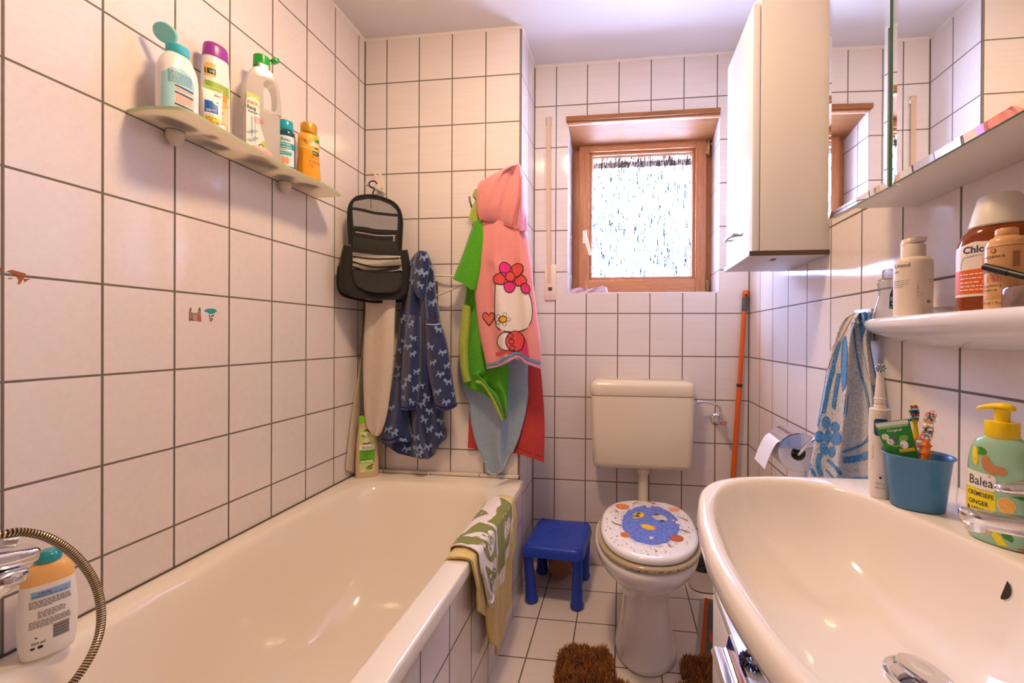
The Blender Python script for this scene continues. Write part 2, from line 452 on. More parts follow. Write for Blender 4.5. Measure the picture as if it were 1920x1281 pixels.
win = thing('window_1', None, None, (1.245, YW, WZ0)); win['kind'] = 'structure'
fx0, fx1 = WX0+.001, WX1-.001; fz0, fz1 = WZ0+.004, WZ1-.052
def frame(mb, x0, x1, z0, z1, w, ya, yb, bev, wb=None, wt=None, mv=WV, mh=WH):
    wb = wb or w; wt = wt or w
    mb.box((x0, ya, z0), (x0+w, yb, z1), mv, bev); mb.box((x1-w, ya, z0), (x1, yb, z1), mv, bev)
    mb.box((x0+w, ya, z0), (x1-w, yb, z0+wb), mh, bev); mb.box((x0+w, ya, z1-wt), (x1-w, yb, z1), mh, bev)
m = MB(); frame(m, fx0, fx1, fz0, fz1, .05, YW+.02, YW+.075, .002); m.build('window_frame', win)
a, b_ = at(1087, 274, y=YW), at(1322, 540, y=YW); sx0, sx1, sz0, sz1 = a.x, b_.x, fz0+.012, a.z-.004
g0, g1 = at(1112, 296, y=YW+.02), at(1293, 518, y=YW+.02)
m = MB(); frame(m, sx0, sx1, sz0, sz1, g0.x-.018-sx0, YW-.012, YW+.04, .003, wb=g1.z-.018-sz0, wt=sz1-g0.z-.018)
frame(m, g0.x-.019, sx1-(g0.x-.018-sx0)+.001, g1.z-.019, g0.z+.019, .016, YW+.004, YW+.03, .002)
sash = m.build('window_sash', win)
gx0, gx1, gz0, gz1 = g0.x-.006, g1.x+.012, g1.z-.006, g0.z+.006
# textured obscure glass
t = NT('obscure_rain_glass'); co = t.coord('Object', (1, 1, .09)); co2 = t.coord('Object', (1, 1, .5))
n1 = t.noise(co, 170, 2, .5, .7); n2 = t.noise(co2, 26, 3, .6, .5); n3 = t.noise(t.coord('Object', (1, 1, .3)), 300, 2, .6)
h = t.math('ADD', n1, t.math('MULTIPLY', n2, .35)); h2 = t.math('ADD', h, t.math('MULTIPLY', n3, .3))
k = t.ramp(t.math('SUBTRACT', h2, .30), [(.40, '#ffffff'), (.50, '#ffffff'), (.555, '#6a7070'), (.60, '#2e2f2a'), (.66, '#2a2a22'), (.71, '#6a7070'), (.76, '#ffffff')])
bmp = t.bump(h2, .9, .004)
tpt = t.n('ShaderNodeBsdfTransparent', None, Color=k)
gl = t.n('ShaderNodeBsdfGlossy', None, Roughness=.12, Normal=bmp); mx2 = t.n('ShaderNodeMixShader', None, Fac=.06); t.set(mx2.inputs[1], tpt); t.set(mx2.inputs[2], gl)
GLASS = t.done(mx2)
m = MB(); m.box((gx0, YW+.024, gz0), (gx1, YW+.028, gz1), GLASS); m.build('window_pane', win)
SEAL = P('silicone_seal', '#c9d0d6', .4)
m = MB(); frame(m, gx0+.004, gx1-.004, gz0+.004, gz1-.004, .0035, YW+.019, YW+.0245, 0, mv=SEAL, mh=SEAL); m.build('glazing_seal', win)
# handle
IV = P('ivory_handle_plastic', '#ead9bd', .35)
p0, p1 = at(1097, 433, y=YW-.014), at(1097, 456, y=YW-.014); m = MB()
m.box((p0.x-.013, YW-.018, p1.z-.002), (p0.x+.011, YW-.010, p0.z+.002), IV, .003)
hc = Vector((p0.x, YW-.03, (p0.z+p1.z)/2+.012)); he = at(1107, 479, y=YW-.05)
m.tube([hc+Vector((0, .02, 0)), hc+Vector((0, -.01, 0))], .009, IV, 14)
d_ = (he-hc); side = Vector((.9, 0, .3)).normalized()
rings = []
for i in range(11):
    f = i/10; c = hc+Vector((0, -.012, 0))+d_*f; w = .010-.002*f; th = .0055; q = sin(min(f*8, 1)*pi/2)*1.0 if f < .12 else 1 if f < .95 else .7
    rings.append([c+side*(w*q*cos(a))+Vector((0, 1, 0))*(th*q*sin(a)) for a in [2*pi*j/14 for j in range(14)]])
m.loft(rings, IV); m.build('window_handle', win)
BRASS = P('aged_hinge_metal', '#a99a74', .35, 1)
for nm, z0, z1 in (('t', sz1-.075, sz1+.012), ('b', sz0-.004, sz0+.065)):
    m = MB(); m.box((sx1+.004, YW-.006, z0), (sx1+.016, YW+.004, z1), BRASS, .002); m.tube([(sx1+.012, YW-.008, z0+.01), (sx1+.012, YW-.008, z1-.006)], .0055, BRASS, 12)
    m.box((sx1-.006 if nm == 't' else sx1-.05, YW-.016, z0+.004), (sx1+.008, YW-.0125, z0+.012), BRASS); m.build('window_hinge', win)
# roller blind outside the glass, let down a hand's breadth
m = MB(); SL = P('blind_slat_grey', '#6c7379', .6)
for i in range(5): m.box((WX0-.05, YW+.12, gz1-.024+i*.03), (WX1+.05, YW+.13, gz1+.004+i*.03), SL, .002)
bl = m.build('roller_blind', win)
# wooden lid of the roller-blind box over the recess
lid = MB(); la, lb = at(1061, 222, y=Y2-.022), at(1352, 203, y=Y2-.022)
lid.box((la.x, Y2-.022, WZ1-.003), (lb.x, Y2+.002, WZ1+.019), WL, .003)
lid.box((WX0+.002, Y2-.01, WZ1-.012), (WX1-.002, Y2+.006, WZ1-.0035), WH)
lid.box((WX0+.002, Y2+.0062, WZ1-.0125), (WX1-.002, Y2+.010, WZ1-.004), P('white_paint_edge', '#f2f4f6', .4))
lid.loft([[Vector((x, Y2+.0102, WZ1-.006)), Vector((x, YW+.019, fz1+.0005)), Vector((x, YW+.019, WZ1-.0005)), Vector((x, Y2+.0102, WZ1-.0005))] for x in (WX0+.001, WX1-.001)], WL)
struct(lid.build('trim_2'))
m = MB(); m.box((WX0+.001, Y2+.001, WZ0-.0005), (WX1-.001, YW+.02, WZ0+.004), P('sill_white', '#eeeae6', .25), .0015); struct(m.build('trim_3'))

# ------------------------------------------------------------------ roller blind strap
st = thing('blind_strap', 'beige roller blind strap running down the tiles left of the window', 'strap', at(1031, 560, y=Y2))
TAPE = P('strap_webbing', '#dcbfa0', .8, bump=(700, .4, .001)); IVB = P('ivory_plastic', '#eedcc8', .35)
q0, q1 = at(1029, 226, y=Y2), at(1029, 505, y=Y2); m = MB()
pts = [(q0.x, Y2-.004, q0.z), (q0.x+.001, Y2-.010, q0.z-.02), (q0.x+.001, Y2-.011, (q0.z+q1.z)/2), (q1.x+.003, Y2-.011, q1.z), (q1.x+.003, Y2-.008, at(1029, 538, y=Y2).z)]
pp = crv(pts, 30); m.loft([[p+Vector((-.010, 0, 0)), p+Vector((.010, 0, 0)), p+Vector((.010, .0014, 0)), p+Vector((-.010, .0014, 0))] for p in pp], TAPE); m.build('strap_tape', st)
m = MB(); m.box((q0.x-.014, Y2-.006, q0.z-.022), (q0.x+.014, Y2+.001, q0.z+.014), STEEL, .002); m.box((q0.x-.009, Y2-.0065, q0.z-.012), (q0.x+.009, Y2-.005, q0.z+.005), BLACK); m.build('strap_guide', st)
w0, w1 = at(1021, 496, y=Y2-.008), at(1042, 563, y=Y2-.008); m = MB(); m.box((w0.x, Y2-.009, w1.z), (w1.x, Y2+.001, w0.z), IVB, .003)
sc_ = at(1031.5, 541, y=Y2-.009); m.box((sc_.x-.010, Y2-.0098, sc_.z-.011), (sc_.x+.010, Y2-.0085, sc_.z+.006), P('slot_dark', '#4a4038', .6))
m.lathe([(.0001, 0), (.0028, 0), (.0028, .0012), (.0001, .0016)], STEEL, (sc_.x, Y2-.009, w1.z+.012), 12, 'y'); m.build('strap_winder', st)

# ------------------------------------------------------------------ ceiling lamp (above the picture) and daylight
lampx, lampy = .83, .735
lp = thing('ceiling_lamp', 'round flat opal glass lamp under the middle of the bathroom ceiling', 'lamp', (lampx, lampy, CEIL))
m = MB(); m.lathe([(.001, -.026), (.116, -.026), (.118, -.022), (.118, -.0005), (.001, -.0005)], WHITE, (lampx, lampy, CEIL), 40); m.build('lamp_base', lp)
LAMPM = P('lamp_glass_lit', '#ffffff', .4, emit=('#ffd5a4', LAMP_E))
m = MB(); m.lathe([(.108*cos(a), -.0262-.038*sin(a)) for a in [pi/2*i/12 for i in range(12)]]+[(.001, -.0642)], LAMPM, (lampx, lampy, CEIL), 40, cap0=False); m.build('lamp_shade', lp)
w = bpy.data.worlds.new('sky'); SC.world = w; w.use_nodes = True; nt = w.node_tree; nt.nodes.clear()
o_ = nt.nodes.new('ShaderNodeOutputWorld'); bg = nt.nodes.new('ShaderNodeBackground'); nt.links.new(bg.outputs[0], o_.inputs[0])
tc = nt.nodes.new('ShaderNodeTexCoord'); sp = nt.nodes.new('ShaderNodeSeparateXYZ'); nt.links.new(tc.outputs['Generated'], sp.inputs[0])
rp = nt.nodes.new('ShaderNodeValToRGB'); mp_ = nt.nodes.new('ShaderNodeMapRange'); mp_.inputs[1].default_value = -1; mp_.inputs[2].default_value = 1
nt.links.new(sp.outputs[2], mp_.inputs[0]); nt.links.new(mp_.outputs[0], rp.inputs[0])
e = rp.color_ramp.elements; e[0].position = .35; e[0].color = lin('#c2ceff'); e[1].position = .55; e[1].color = lin('#adc2ff')
nt.links.new(rp.outputs[0], bg.inputs[0]); bg.inputs[1].default_value = SKY_E
pl = bpy.data.lights.new('daylight_portal', 'AREA'); pl.shape = 'RECTANGLE'; pl.size = gx1-gx0+.04; pl.size_y = gz1-gz0+.04; pl.cycles.is_portal = True
po = bpy.data.objects.new('daylight_portal', pl); COL.objects.link(po); po.location = ((gx0+gx1)/2, YW+.09, (gz0+gz1)/2); po.rotation_euler = (-pi/2, 0, 0)
# ================================================================== bathtub with tiled front
TZ, TX = .498, .748
m = MB(); m.box((.716, YF, 0), (.7345, Y1-.0005, TZ-.0365), T_TUB); struct(m.build('wall_tub'))
tub = thing('bathtub', 'long cream bathtub built in along the left tiled wall', 'bathtub', (.37, .66, 0))
TY0, TY1 = -.30, 1.5605
def ringify(fn, seg=128): return [fn(2*pi*k/seg) for k in range(seg)]
def sq(a, x0, x1, y0, y1, z, n):
    c, s_ = cos(a), sin(a); d = (abs(c)**n+abs(s_)**n)**(-1/n)
    return Vector(((x0+x1)/2+(x1-x0)/2*c*d, (y0+y1)/2+(y1-y0)/2*s_*d, z))
R = []
for dx, z, n in ((0, TZ-.036, 60), (0, TZ-.008, 60), (.0025, TZ-.002, 60), (.008, TZ, 60)):
    R.append(ringify(lambda a: sq(a, .001+dx*.2, TX-dx, TY0+dx, TY1-dx*.2, z, n)))
IN = [(.050, .688, TY0+.16, 1.475, TZ, 7), (.055, .683, TY0+.165, 1.470, TZ-.0015, 7), (.064, .674, TY0+.175, 1.460, TZ-.008, 6.5), (.072, .667, TY0+.19, 1.45, TZ-.022, 6), (.080, .660, TY0+.21, 1.435, TZ-.06, 5.5),
      (.092, .648, TY0+.24, 1.395, .36, 5), (.105, .635, TY0+.28, 1.34, .26, 4.6), (.125, .615, TY0+.33, 1.27, .17, 4.2), (.155, .585, TY0+.38, 1.19, .115, 4), (.20, .54, TY0+.45, 1.10, .088, 3.6), (.30, .44, TY0+.6, .9, .082, 3)]
for x0, x1, y0, y1, z, n in IN: R.append(ringify(lambda a: sq(a, x0, x1, y0, y1, z, n)))
m = MB(); m.loft(R, CREAM, False, True); m.build('tub_shell', tub, smooth=50)
m = MB(); m.lathe([(.001, .0), (.028, .0), (.030, .002), (.022, .005), (.001, .005)], CHROME, (.37, .55, .0822), 28); m.build('tub_drain', tub)
# tiled ledge between tub and shaft
LEDGE = P('ledge_tile', '#e6dccf', .15); GR = P('dark_grout', '#5d5245', .9)
m = MB(); m.box((.0, TY1+.0005, TZ-.02), (XS, Y1-.0005, TZ+.010), GR)
for x0, x1 in ((.002, .105), (.108, .325), (.328, .545), (.548, XS-.001)): m.box((x0, TY1-.001, TZ+.001), (x1, Y1-.002, TZ+.0125), LEDGE, .0015)
struct(m.build('trim_4'))
m = MB(); m.box((.0003, TY0, TZ+.0002), (.003, TY1, TZ+.0045), GR); struct(m.build('trim_5'))
# ------------------------------------------------------------------ bath mixer and hose
mx = thing('bath_mixer', 'chrome bath mixer tap with a square lever on the left wall', 'tap', (.10, .36, .68))
m = MB(); yb = .395
m.tube([(.0, .30, .695), (.06, .30, .695)], .03, CHROME, 24); m.tube([(.075, .20, .695), (.075, .385, .695)], .027, CHROME, 28)
m.lathe([(.001, .385), (.024, .385), (.027, .38), (.027, .37)], CHROME, (.075, 0, .695), 28, 'y') if False else None
m.build('mixer_body', mx)
e0, e1 = at(-40, 1040, x=.11), at(66, 1035, x=.11)
m = MB(); s0 = len(m.v)
L0, L1 = Vector((.075, .27, .745)), at(64, 1036, x=.115)
dirv = (L1-L0).normalized(); sidev = Vector((dirv.y, -dirv.x, 0)).normalized(); upv = sidev.cross(dirv)
rings = []
for f, w, h in ((0, .022, .020), (.3, .0225, .019), (.85, .023, .016), (.97, .0225, .0145), (1, .020, .012)):
    c = L0.lerp(L1, f); ring = []
    for k in range(20):
        a = 2*pi*k/20; cx, cy = cos(a), sin(a); d = (abs(cx)**5+abs(cy)**5)**(-.2); ring.append(c+sidev*(w*cx*d)+upv*(h*cy*d))
    rings.append(ring)
m.loft(rings, CHROME); m.build('mixer_lever', mx, smooth=50)
kc = at(12, 1082, x=.135); m = MB(); m.lathe([(.001, -.014), (.019, -.014), (.0235, -.010), (.0245, 0), (.0225, .005), (.014, .0075), (.001, .0085)], CHROME, kc, 32); m.tube([kc+Vector((0, 0, -.012)), kc+Vector((-.02, -.02, -.04)), kc+Vector((-.05, -.05, -.05))], .012, CHROME, 16)
m.build('diverter_knob', mx)
hs = thing('shower_hose', 'ribbed metal shower hose arching beside the bath mixer', 'shower hose', (.13, .45, TZ))
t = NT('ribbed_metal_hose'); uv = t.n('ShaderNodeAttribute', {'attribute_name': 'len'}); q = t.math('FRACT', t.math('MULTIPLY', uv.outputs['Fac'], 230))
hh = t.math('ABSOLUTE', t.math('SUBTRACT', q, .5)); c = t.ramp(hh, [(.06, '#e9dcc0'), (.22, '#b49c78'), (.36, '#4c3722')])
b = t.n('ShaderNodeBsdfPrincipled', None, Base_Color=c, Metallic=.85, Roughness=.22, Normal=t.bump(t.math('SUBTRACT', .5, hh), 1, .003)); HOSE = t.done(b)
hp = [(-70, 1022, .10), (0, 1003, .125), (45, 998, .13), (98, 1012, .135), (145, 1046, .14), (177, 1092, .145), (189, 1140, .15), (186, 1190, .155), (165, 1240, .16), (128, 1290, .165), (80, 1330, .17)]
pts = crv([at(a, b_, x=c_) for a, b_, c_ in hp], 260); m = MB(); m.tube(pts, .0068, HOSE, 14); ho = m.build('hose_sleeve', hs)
L = [0.0]
for a, b_ in zip(pts, pts[1:]): L.append(L[-1]+(b_-a).length)
at_ = ho.data.attributes.new('len', 'FLOAT', 'POINT')
for i in range(len(ho.data.vertices)): at_.data[i].value = L[min(i//14, len(L)-1)]
m = MB(); d0 = (pts[12]-pts[0]).normalized(); m.tube([at(2, 1016, x=.12), at(30, 1013, x=.125)], .011, STEEL, 18); m.build('hose_nut', hs)

# ------------------------------------------------------------------ bottles
def lay(mb, b, st, u, v, size, mat, **k): return mb.text(st, u, v, size, b.surf, mat, **k)
C_ = lambda n, h, r=.4, **k: P('colour_'+n, h, r, **k)
GREENL, YEL, ORA, RED, BLU, SKYB, PINK, TEAL = C_('leaf_green', '#3f8f2a'), C_('yellow', '#f6df1a'), C_('orange', '#ee7a22'), C_('red', '#d8322a'), C_('blue', '#0f5fae'), C_('sky', '#a9dcea'), C_('pink', '#f3b4b6'), C_('teal', '#12a6b5')
LIME, MINT, TAN, BRN, NAVYC, GREYL = C_('lime', '#8ed02f'), C_('mint', '#a8dcc0'), C_('ginger', '#d99a5f'), C_('brown', '#8a5228'), C_('navy_print', '#1b2a57'), C_('grey_print', '#8d8f92')
PAPERW = C_('label_white', '#f6f3ec', .45)
def bottle_thing(name, label, cat, x, y, z, rz, sx=1, sz=1): return thing(name, label, cat, (x, y, z), rz, None, Matrix.Diagonal((sx, sx, sz, 1)))

# body lotion bottle beside the mixer, standing on the tub rim
p = at(57, 1219, z=TZ); bx, by = p.x+.012, p.y+.014
t_ = bottle_thing('lotion_bottle', 'white body lotion bottle with teal cap and printed back label beside the bath mixer', 'bottle', .062, .496, TZ, face_cam(.062, .496, .10))
B = Bottle(smooth_rows([(.0, .030, .017, 2.6), (.004, .0335, .019, 2.6), (.03, .0365, .0205, 2.5), (.08, .0375, .021, 2.5), (.115, .0355, .0205, 2.4), (.137, .0335, .02, 2.3)]))
m = MB(); B.mesh(m, C_('lotion_white', '#f2eee9', .3), cap1=False); B.rows
B2 = Bottle([(.137, .0335, .02, 2.3), (.150, .0325, .0195, 2.3), (.163, .029, .0185, 2.2), (.171, .021, .0165, 2.1), (.174, .0165, .0155, 2)])
B2.mesh(m, C_('lotion_orange', '#f6bd72', .35), cap0=False)
m.rect(-.022, .114, .026, .127, B.surf, C_('label_blue', '#8fb7e6')); m.lines(-.014, .122, .016, 1, .003, B.surf, NAVYC, .0014); m.lines(-.02, .1165, .022, 2, -.0024, B.surf, INK, .0009)
m.lines(-.024, .109, .026, 6, .0024, B.surf, INK, .001); m.rect(-.016, .0765, .02, .0905, B.surf, PAPERW); m.lines(-.014, .0885, .019, 6, .0023, B.surf, INK, .001, seed=4)
m.lines(-.024, .0715, .026, 6, .0024, B.surf, INK, .001, seed=9); m.text('250 ml', -.022, .029, .0062, B.surf, INK, bold=.01)
for i in range(14): m.rect(.004, .031+i*.0019, .024, .0318+i*.0019+(.0004 if i % 3 else 0), B.surf, INK)
m.blob(-.011, .0225, .0035, .003, B.surf, INK); m.rect(-.0225, .020, -.0175, .0245, B.surf, INK); m.blob(-.016, .041, .0015, .0015, B.surf, INK)
m.build('lotion_body', t_, local=True)
m = MB(); m.lathe([(.0165, .1735), (.0178, .1755), (.0178, .183), (.0165, .189), (.0115, .1945), (.001, .1965)], C_('cap_teal', '#1b98a0', .2, coat=.5), seg=32); m.build('bottle_cap', t_, local=True)

# cream bath bottle at the far left corner of the tub
t_ = bottle_thing('shower_gel_bottle', 'beige cream bath bottle with lime green cap on the far corner of the tub', 'bottle', .064, 1.508, TZ, face_cam(.064, 1.508, -.06), 1.17, 1.07)
B = Bottle(smooth_rows([(.0, .037, .018, 2.8), (.005, .039, .020, 2.8), (.06, .0385, .020, 2.7), (.13, .036, .0195, 2.6), (.185, .031, .0185, 2.5), (.216, .0275, .018, 2.4)]))
m = MB(); B.mesh(m, C_('bottle_beige', '#dcbf9c', .35)); w = .024
m.rect(-w, .022, w+.002, .198, B.surf, C_('label_apple', '#cfe08a')); m.rect(-w, .060, w+.002, .112, B.surf, C_('label_green', '#6cc02c'), .0005)
m.rect(-w, .112, w+.002, .132, B.surf, PAPERW, .0005); m.text('Balea', .001, .1155, .0165, B.surf, INK, .0008, 'c'); m.text('CREME BAD', .001, .101, .0066, B.surf, INK, .0008, 'c', bold=.015)
m.text('Apfel &', .0, .0905, .0085, B.surf, INK, .0008, 'c'); m.text('Zimt', -.004, .0815, .0085, B.surf, INK, .0008, 'c'); m.lines(-.02, .075, .016, 3, .0035, B.surf, INK, .0011, .0008); m.rect(-.02, .0625, .02, .069, B.surf, PAPERW, .0008)
for u, v, a, b_, mt, r in ((-.008, .176, .012, .009, C_('apple_flesh', '#f1ecc2'), .3), (.006, .15, .017, .009, C_('apple_flesh', '#f1ecc2'), .5), (.004, .147, .011, .0045, C_('apple_core', '#dcd29a'), .5), (.010, .183, .018, .004, BRN, -.7), (-.004, .19, .008, .004, GREENL, .4), (-.012, .168, .007, .0045, GREENL, -.5), (.0, .138, .014, .004, BRN, .1), (.010, .045, .016, .0035, BRN, .6), (.013, .037, .008, .0035, GREENL, .5), (-.012, .03, .009, .006, C_('apple_flesh', '#f1ecc2'), .2)):
    m.blob(u, v, a, b_, B.surf, mt, .0008, r)
m.build('gel_body', t_, local=True)
m = MB(); m.loft([se_ring(0, 0, z, rx, ry, 2.5) for z, rx, ry in ((.216, .0285, .0185), (.218, .029, .019), (.232, .0285, .0188), (.2325, .0277, .018), (.234, .0277, .018), (.2345, .0285, .0188), (.242, .0275, .018), (.245, .024, .015))], C_('cap_lime', '#8fdc1e', .3)); m.build('flip_cap', t_, local=True)

# ------------------------------------------------------------------ glass shelf with its bottles
SZ = 1.632
SHG = translucent('frosted_shelf_glass', '#f7f0e2', .7, .25); SHE = translucent('shelf_glass_edge', '#c9d9b0', .5, .1)
sh = thing('glass_shelf', 'frosted glass shelf with rounded corners on the left wall above the tub', 'shelf', (.0, .965, SZ-.009))
fr = [at(*q, z=SZ) for q in ((345, 202), (400, 231), (470, 272), (525, 303), (580, 331), (618, 349))]
out = [(.001, .668), (.062, .660), (.095, .664)]+[(p.x, p.y) for p in fr]+[(.113, 1.252), (.108, 1.268), (.08, 1.272), (.001, 1.272)]
oc = [Vector((a, b_, 0)) for a, b_ in out]; dense = [oc[0]]+list(crv(oc[1:-1], 70))+[oc[-1]]
P2 = [(v.x, v.y) for v in dense]; m = MB(); n = len(P2)
m.add([(a, b_, SZ) for a, b_ in P2], [tuple(range(n))], SHG); m.add([(a, b_, SZ-.008) for a, b_ in P2], [tuple(reversed(range(n)))], SHG)
m.add([(a, b_, SZ-.008) for a, b_ in P2]+[(a, b_, SZ) for a, b_ in P2], [(i, (i+1) % n, (i+1) % n+n, i+n) for i in range(n)], SHE)
m.build('glass_plate', sh)
KN = C_('knob_cream', '#ded4c2', .3)
for px, py in ((335, 247), (540, 343)):
    k = at(px, py, x=.03); m = MB(); m.lathe([(.001, -.036), (.004, -.0355), (.011, -.031), (.016, -.022), (.0185, -.010), (.019, -.001), (.0185, .0)], KN, (.0205, k.y, SZ-.009), 28, cap0=True); m.box((.0005, k.y-.012, SZ-.03), (.02, k.y+.012, SZ-.012), KN, .003)
    kb = m.build('shelf_bracket', sh); m = MB(); m.lathe([(.001, 0), (.0192, 0), (.0192, .0012), (.001, .0012)], BLACK, (.0205, k.y, SZ-.0092), 28); m.build('rubber_ring', kb)
    m = MB(); m.lathe([(.001, -.0385), (.0022, -.0375), (.0022, -.035), (.001, -.035)], STEEL, (.0205, k.y, SZ-.009), 10); m.build('grub_screw', kb)

def dirc(x, y): return face_cam(x, y)
# lotion with the open turquoise cap
x, y = .064, .728
t_ = bottle_thing('lotion_bottle', 'white lotion bottle with an open turquoise flip cap on the glass shelf', 'bottle', x, y, SZ, face_cam(x, y, .62))
B = Bottle(smooth_rows([(.0, .038, .025, 2.6), (.004, .0405, .027, 2.6), (.05, .041, .0275, 2.6), (.10, .041, .0275, 2.5), (.125, .0385, .0265, 2.3), (.145, .031, .0235, 2.1), (.158, .0225, .019, 2)]))
m = MB(); B.mesh(m, C_('lotion_white', '#f2eee9', .3)); LB = C_('label_aqua', '#a6dbe0', .4)
U = -.012
def lab(u, v): return B.surf(u, v)
m.decal([(-.0405, .004), (.018, .004), (.018, .092), (.008, .112), (-.012, .118), (-.030, .112), (-.0405, .095)], B.surf, LB, .0003, .006)
m.lines(-.034, .104, .012, 9, .0033, B.surf, NAVYC, .0012)
for v0, v1 in ((.060, .074), (.032, .058), (.015, .030)): m.rect(-.024, v0, .015, v1, B.surf, C_('label_peach', '#f3d3bd'), .0005); m.rect(-.024, v1-.0035, .015, v1, B.surf, NAVYC, .0007); m.lines(-.022, v1-.006, .013, int((v1-v0-.004)/.0027), .0027, B.surf, RED if v0 > .03 and v0 < .04 else INK, .0008, .0007)
m.lines(-.024, .012, .0, 3, .003, B.surf, NAVYC, .001); m.text('PE', .004, .006, .006, B.surf, NAVYC, bold=.01)
m.build('lotion_body', t_, local=True); CY = C_('cap_turquoise', '#48c4d2', .3)
m = MB(); m.lathe([(.0215, .157), (.0225, .159), (.0225, .178), (.0205, .1805), (.001, .1805)], CY, seg=36); cp = m.build('cap_base', t_, local=True)
m = MB(); s0 = len(m.v); m.lathe([(.001, 0), (.020, 0), (.0225, .002), (.0225, .0085), (.0205, .0085), (.0195, .0035), (.001, .0035)], C_('cap_mint', '#8fdcd6', .35), seg=36); m.lathe([(.0045, .0035), (.0045, .0085), (.001, .0095)], CY, seg=14)
m.xform(s0, Matrix.Translation((-.015, .014, .183)) @ Matrix.Rotation(radians(215), 4, 'Z') @ Matrix.Rotation(radians(-66), 4, 'Y') @ Matrix.Translation((.0215, 0, 0)) ); m.build('flip_lid', t_, local=True)

# toothpaste-like upright tube carton
def tube_pack(name, label, cat, x, y, z, rz, w, h, cols, tilt=None):
    return thing(name, label, cat, (x, y, z), rz, None, tilt)
x, y = .085, .797
t_ = bottle_thing('cream_tube', 'small upright tube with blue panel and yellow stripe standing between two shelf bottles', 'tube', x, y, SZ, face_cam(x, y, .15))
B = Bottle([(.0, .013, .013, 2), (.012, .013, .013, 2), (.0125, .0165, .0155, 2.1), (.02, .018, .0155, 2.2), (.06, .0195, .011, 2.3), (.10, .0205, .005, 2.6), (.112, .0208, .0016, 4), (.122, .0208, .0014, 4)])
m = MB(); B.mesh(m, PAPERW); w = .0165
m.rect(-.0195, .1135, .0195, .1215, B.surf, C_('tube_green', '#9bc455')); m.rect(-w, .050, .010, .082, B.surf, BLU); m.blob(.008, .081, .008, .007, B.surf, PAPERW, .0006); m.rect(.006, .080, .012, .083, B.surf, BLU, .0008)
m.lines(-.013, .057, .006, 2, .0035, B.surf, INKW, .0016); m.lines(-.014, .045, .012, 2, .003, B.surf, SKYB, .0013); m.rect(-w, .030, .013, .0405, B.surf, YEL); m.lines(-.014, .0375, .006, 3, .0034, B.surf, INK, .0013); m.rect(-w, .0225, .012, .0295, B.surf, ORA); m.rect(.003, .098, .016, .103, B.surf, RED); m.lines(.003, .109, .016, 2, .003, B.surf, GREYL)
m.build('tube_body', t_, local=True)
# apricot shampoo with purple cap
x, y = .045, .842
t_ = bottle_thing('shampoo_bottle', 'white shampoo bottle with purple cap and orange fruit label on the glass shelf', 'bottle', x, y, SZ, face_cam(x, y, .45), 1, 1.04)
B = Bottle(smooth_rows([(.0, .030, .021, 2.6), (.005, .032, .0225, 2.6), (.07, .032, .0225, 2.5), (.15, .0315, .022, 2.4), (.195, .0295, .021, 2.3), (.222, .027, .0195, 2.2)]))
m = MB(); B.mesh(m, C_('shampoo_white', '#f3ebe2', .3)); w = .0225
m.rect(-.029, .012, w, .148, B.surf, C_('label_apricot', '#f2cfa2')); m.rect(-.029, .120, w, .148, B.surf, C_('label_meadow', '#8fb640'), .0005); m.blob(-.002, .113, .019, .024, B.surf, C_('apricot', '#f09a35'), .0007); m.blob(-.008, .104, .008, .008, B.surf, C_('apricot_stone', '#8b4a1c'), .001); m.blob(.008, .098, .012, .009, B.surf, C_('apricot_light', '#f6b659'), .0009)
m.text('vitale', -.022, .072, .014, B.surf, INK, .0008); m.lines(-.021, .062, -.002, 2, .004, B.surf, GREYL); m.blob(.008, .038, .010, .010, B.surf, ORA, .0008); m.blob(.008, .038, .0075, .0075, B.surf, PAPERW, .001); m.rect(-.024, .02, .004, .034, B.surf, C_('label_rust', '#dc8440'), .0008)
m.rect(-.0295, .16, -.009, .195, B.surf, C_('label_gold', '#f0c070')); m.rect(-.0288, .166, -.0095, .180, B.surf, C_('label_moss', '#2f4a2a'), .0006); m.text('VE', -.0225, .169, .010, B.surf, INKW, .0009)
m.build('shampoo_body', t_, local=True)
m = MB(); m.loft([se_ring(0, 0, z+dz*0, rx, ry, 2.2) for z, rx, ry, dz in ((.216, .0285, .021, 0), (.218, .0288, .0213, 0), (.243, .0275, .0205, 0), (.250, .0255, .019, 0), (.254, .021, .0155, 0), (.2555, .010, .008, 0))], C_('cap_purple', '#9c3a9c', .3)); m.build('bottle_cap', t_, local=True)
# pink soap
x, y = .092, .935
m = MB(); m.loft([se_ring(x, y, SZ+z, rx, ry, 2.3, 40) for z, rx, ry in ((.0005, .018, .026), (.003, .022, .031), (.010, .0245, .034), (.018, .023, .032), (.023, .017, .025), (.025, .006, .010))], C_('soap_pink', '#eeb9ad', .35, sss=.2)); m.one('soap_bar', 'pale pink bar of soap on the glass shelf in front of the vinegar cleaner', 'soap')
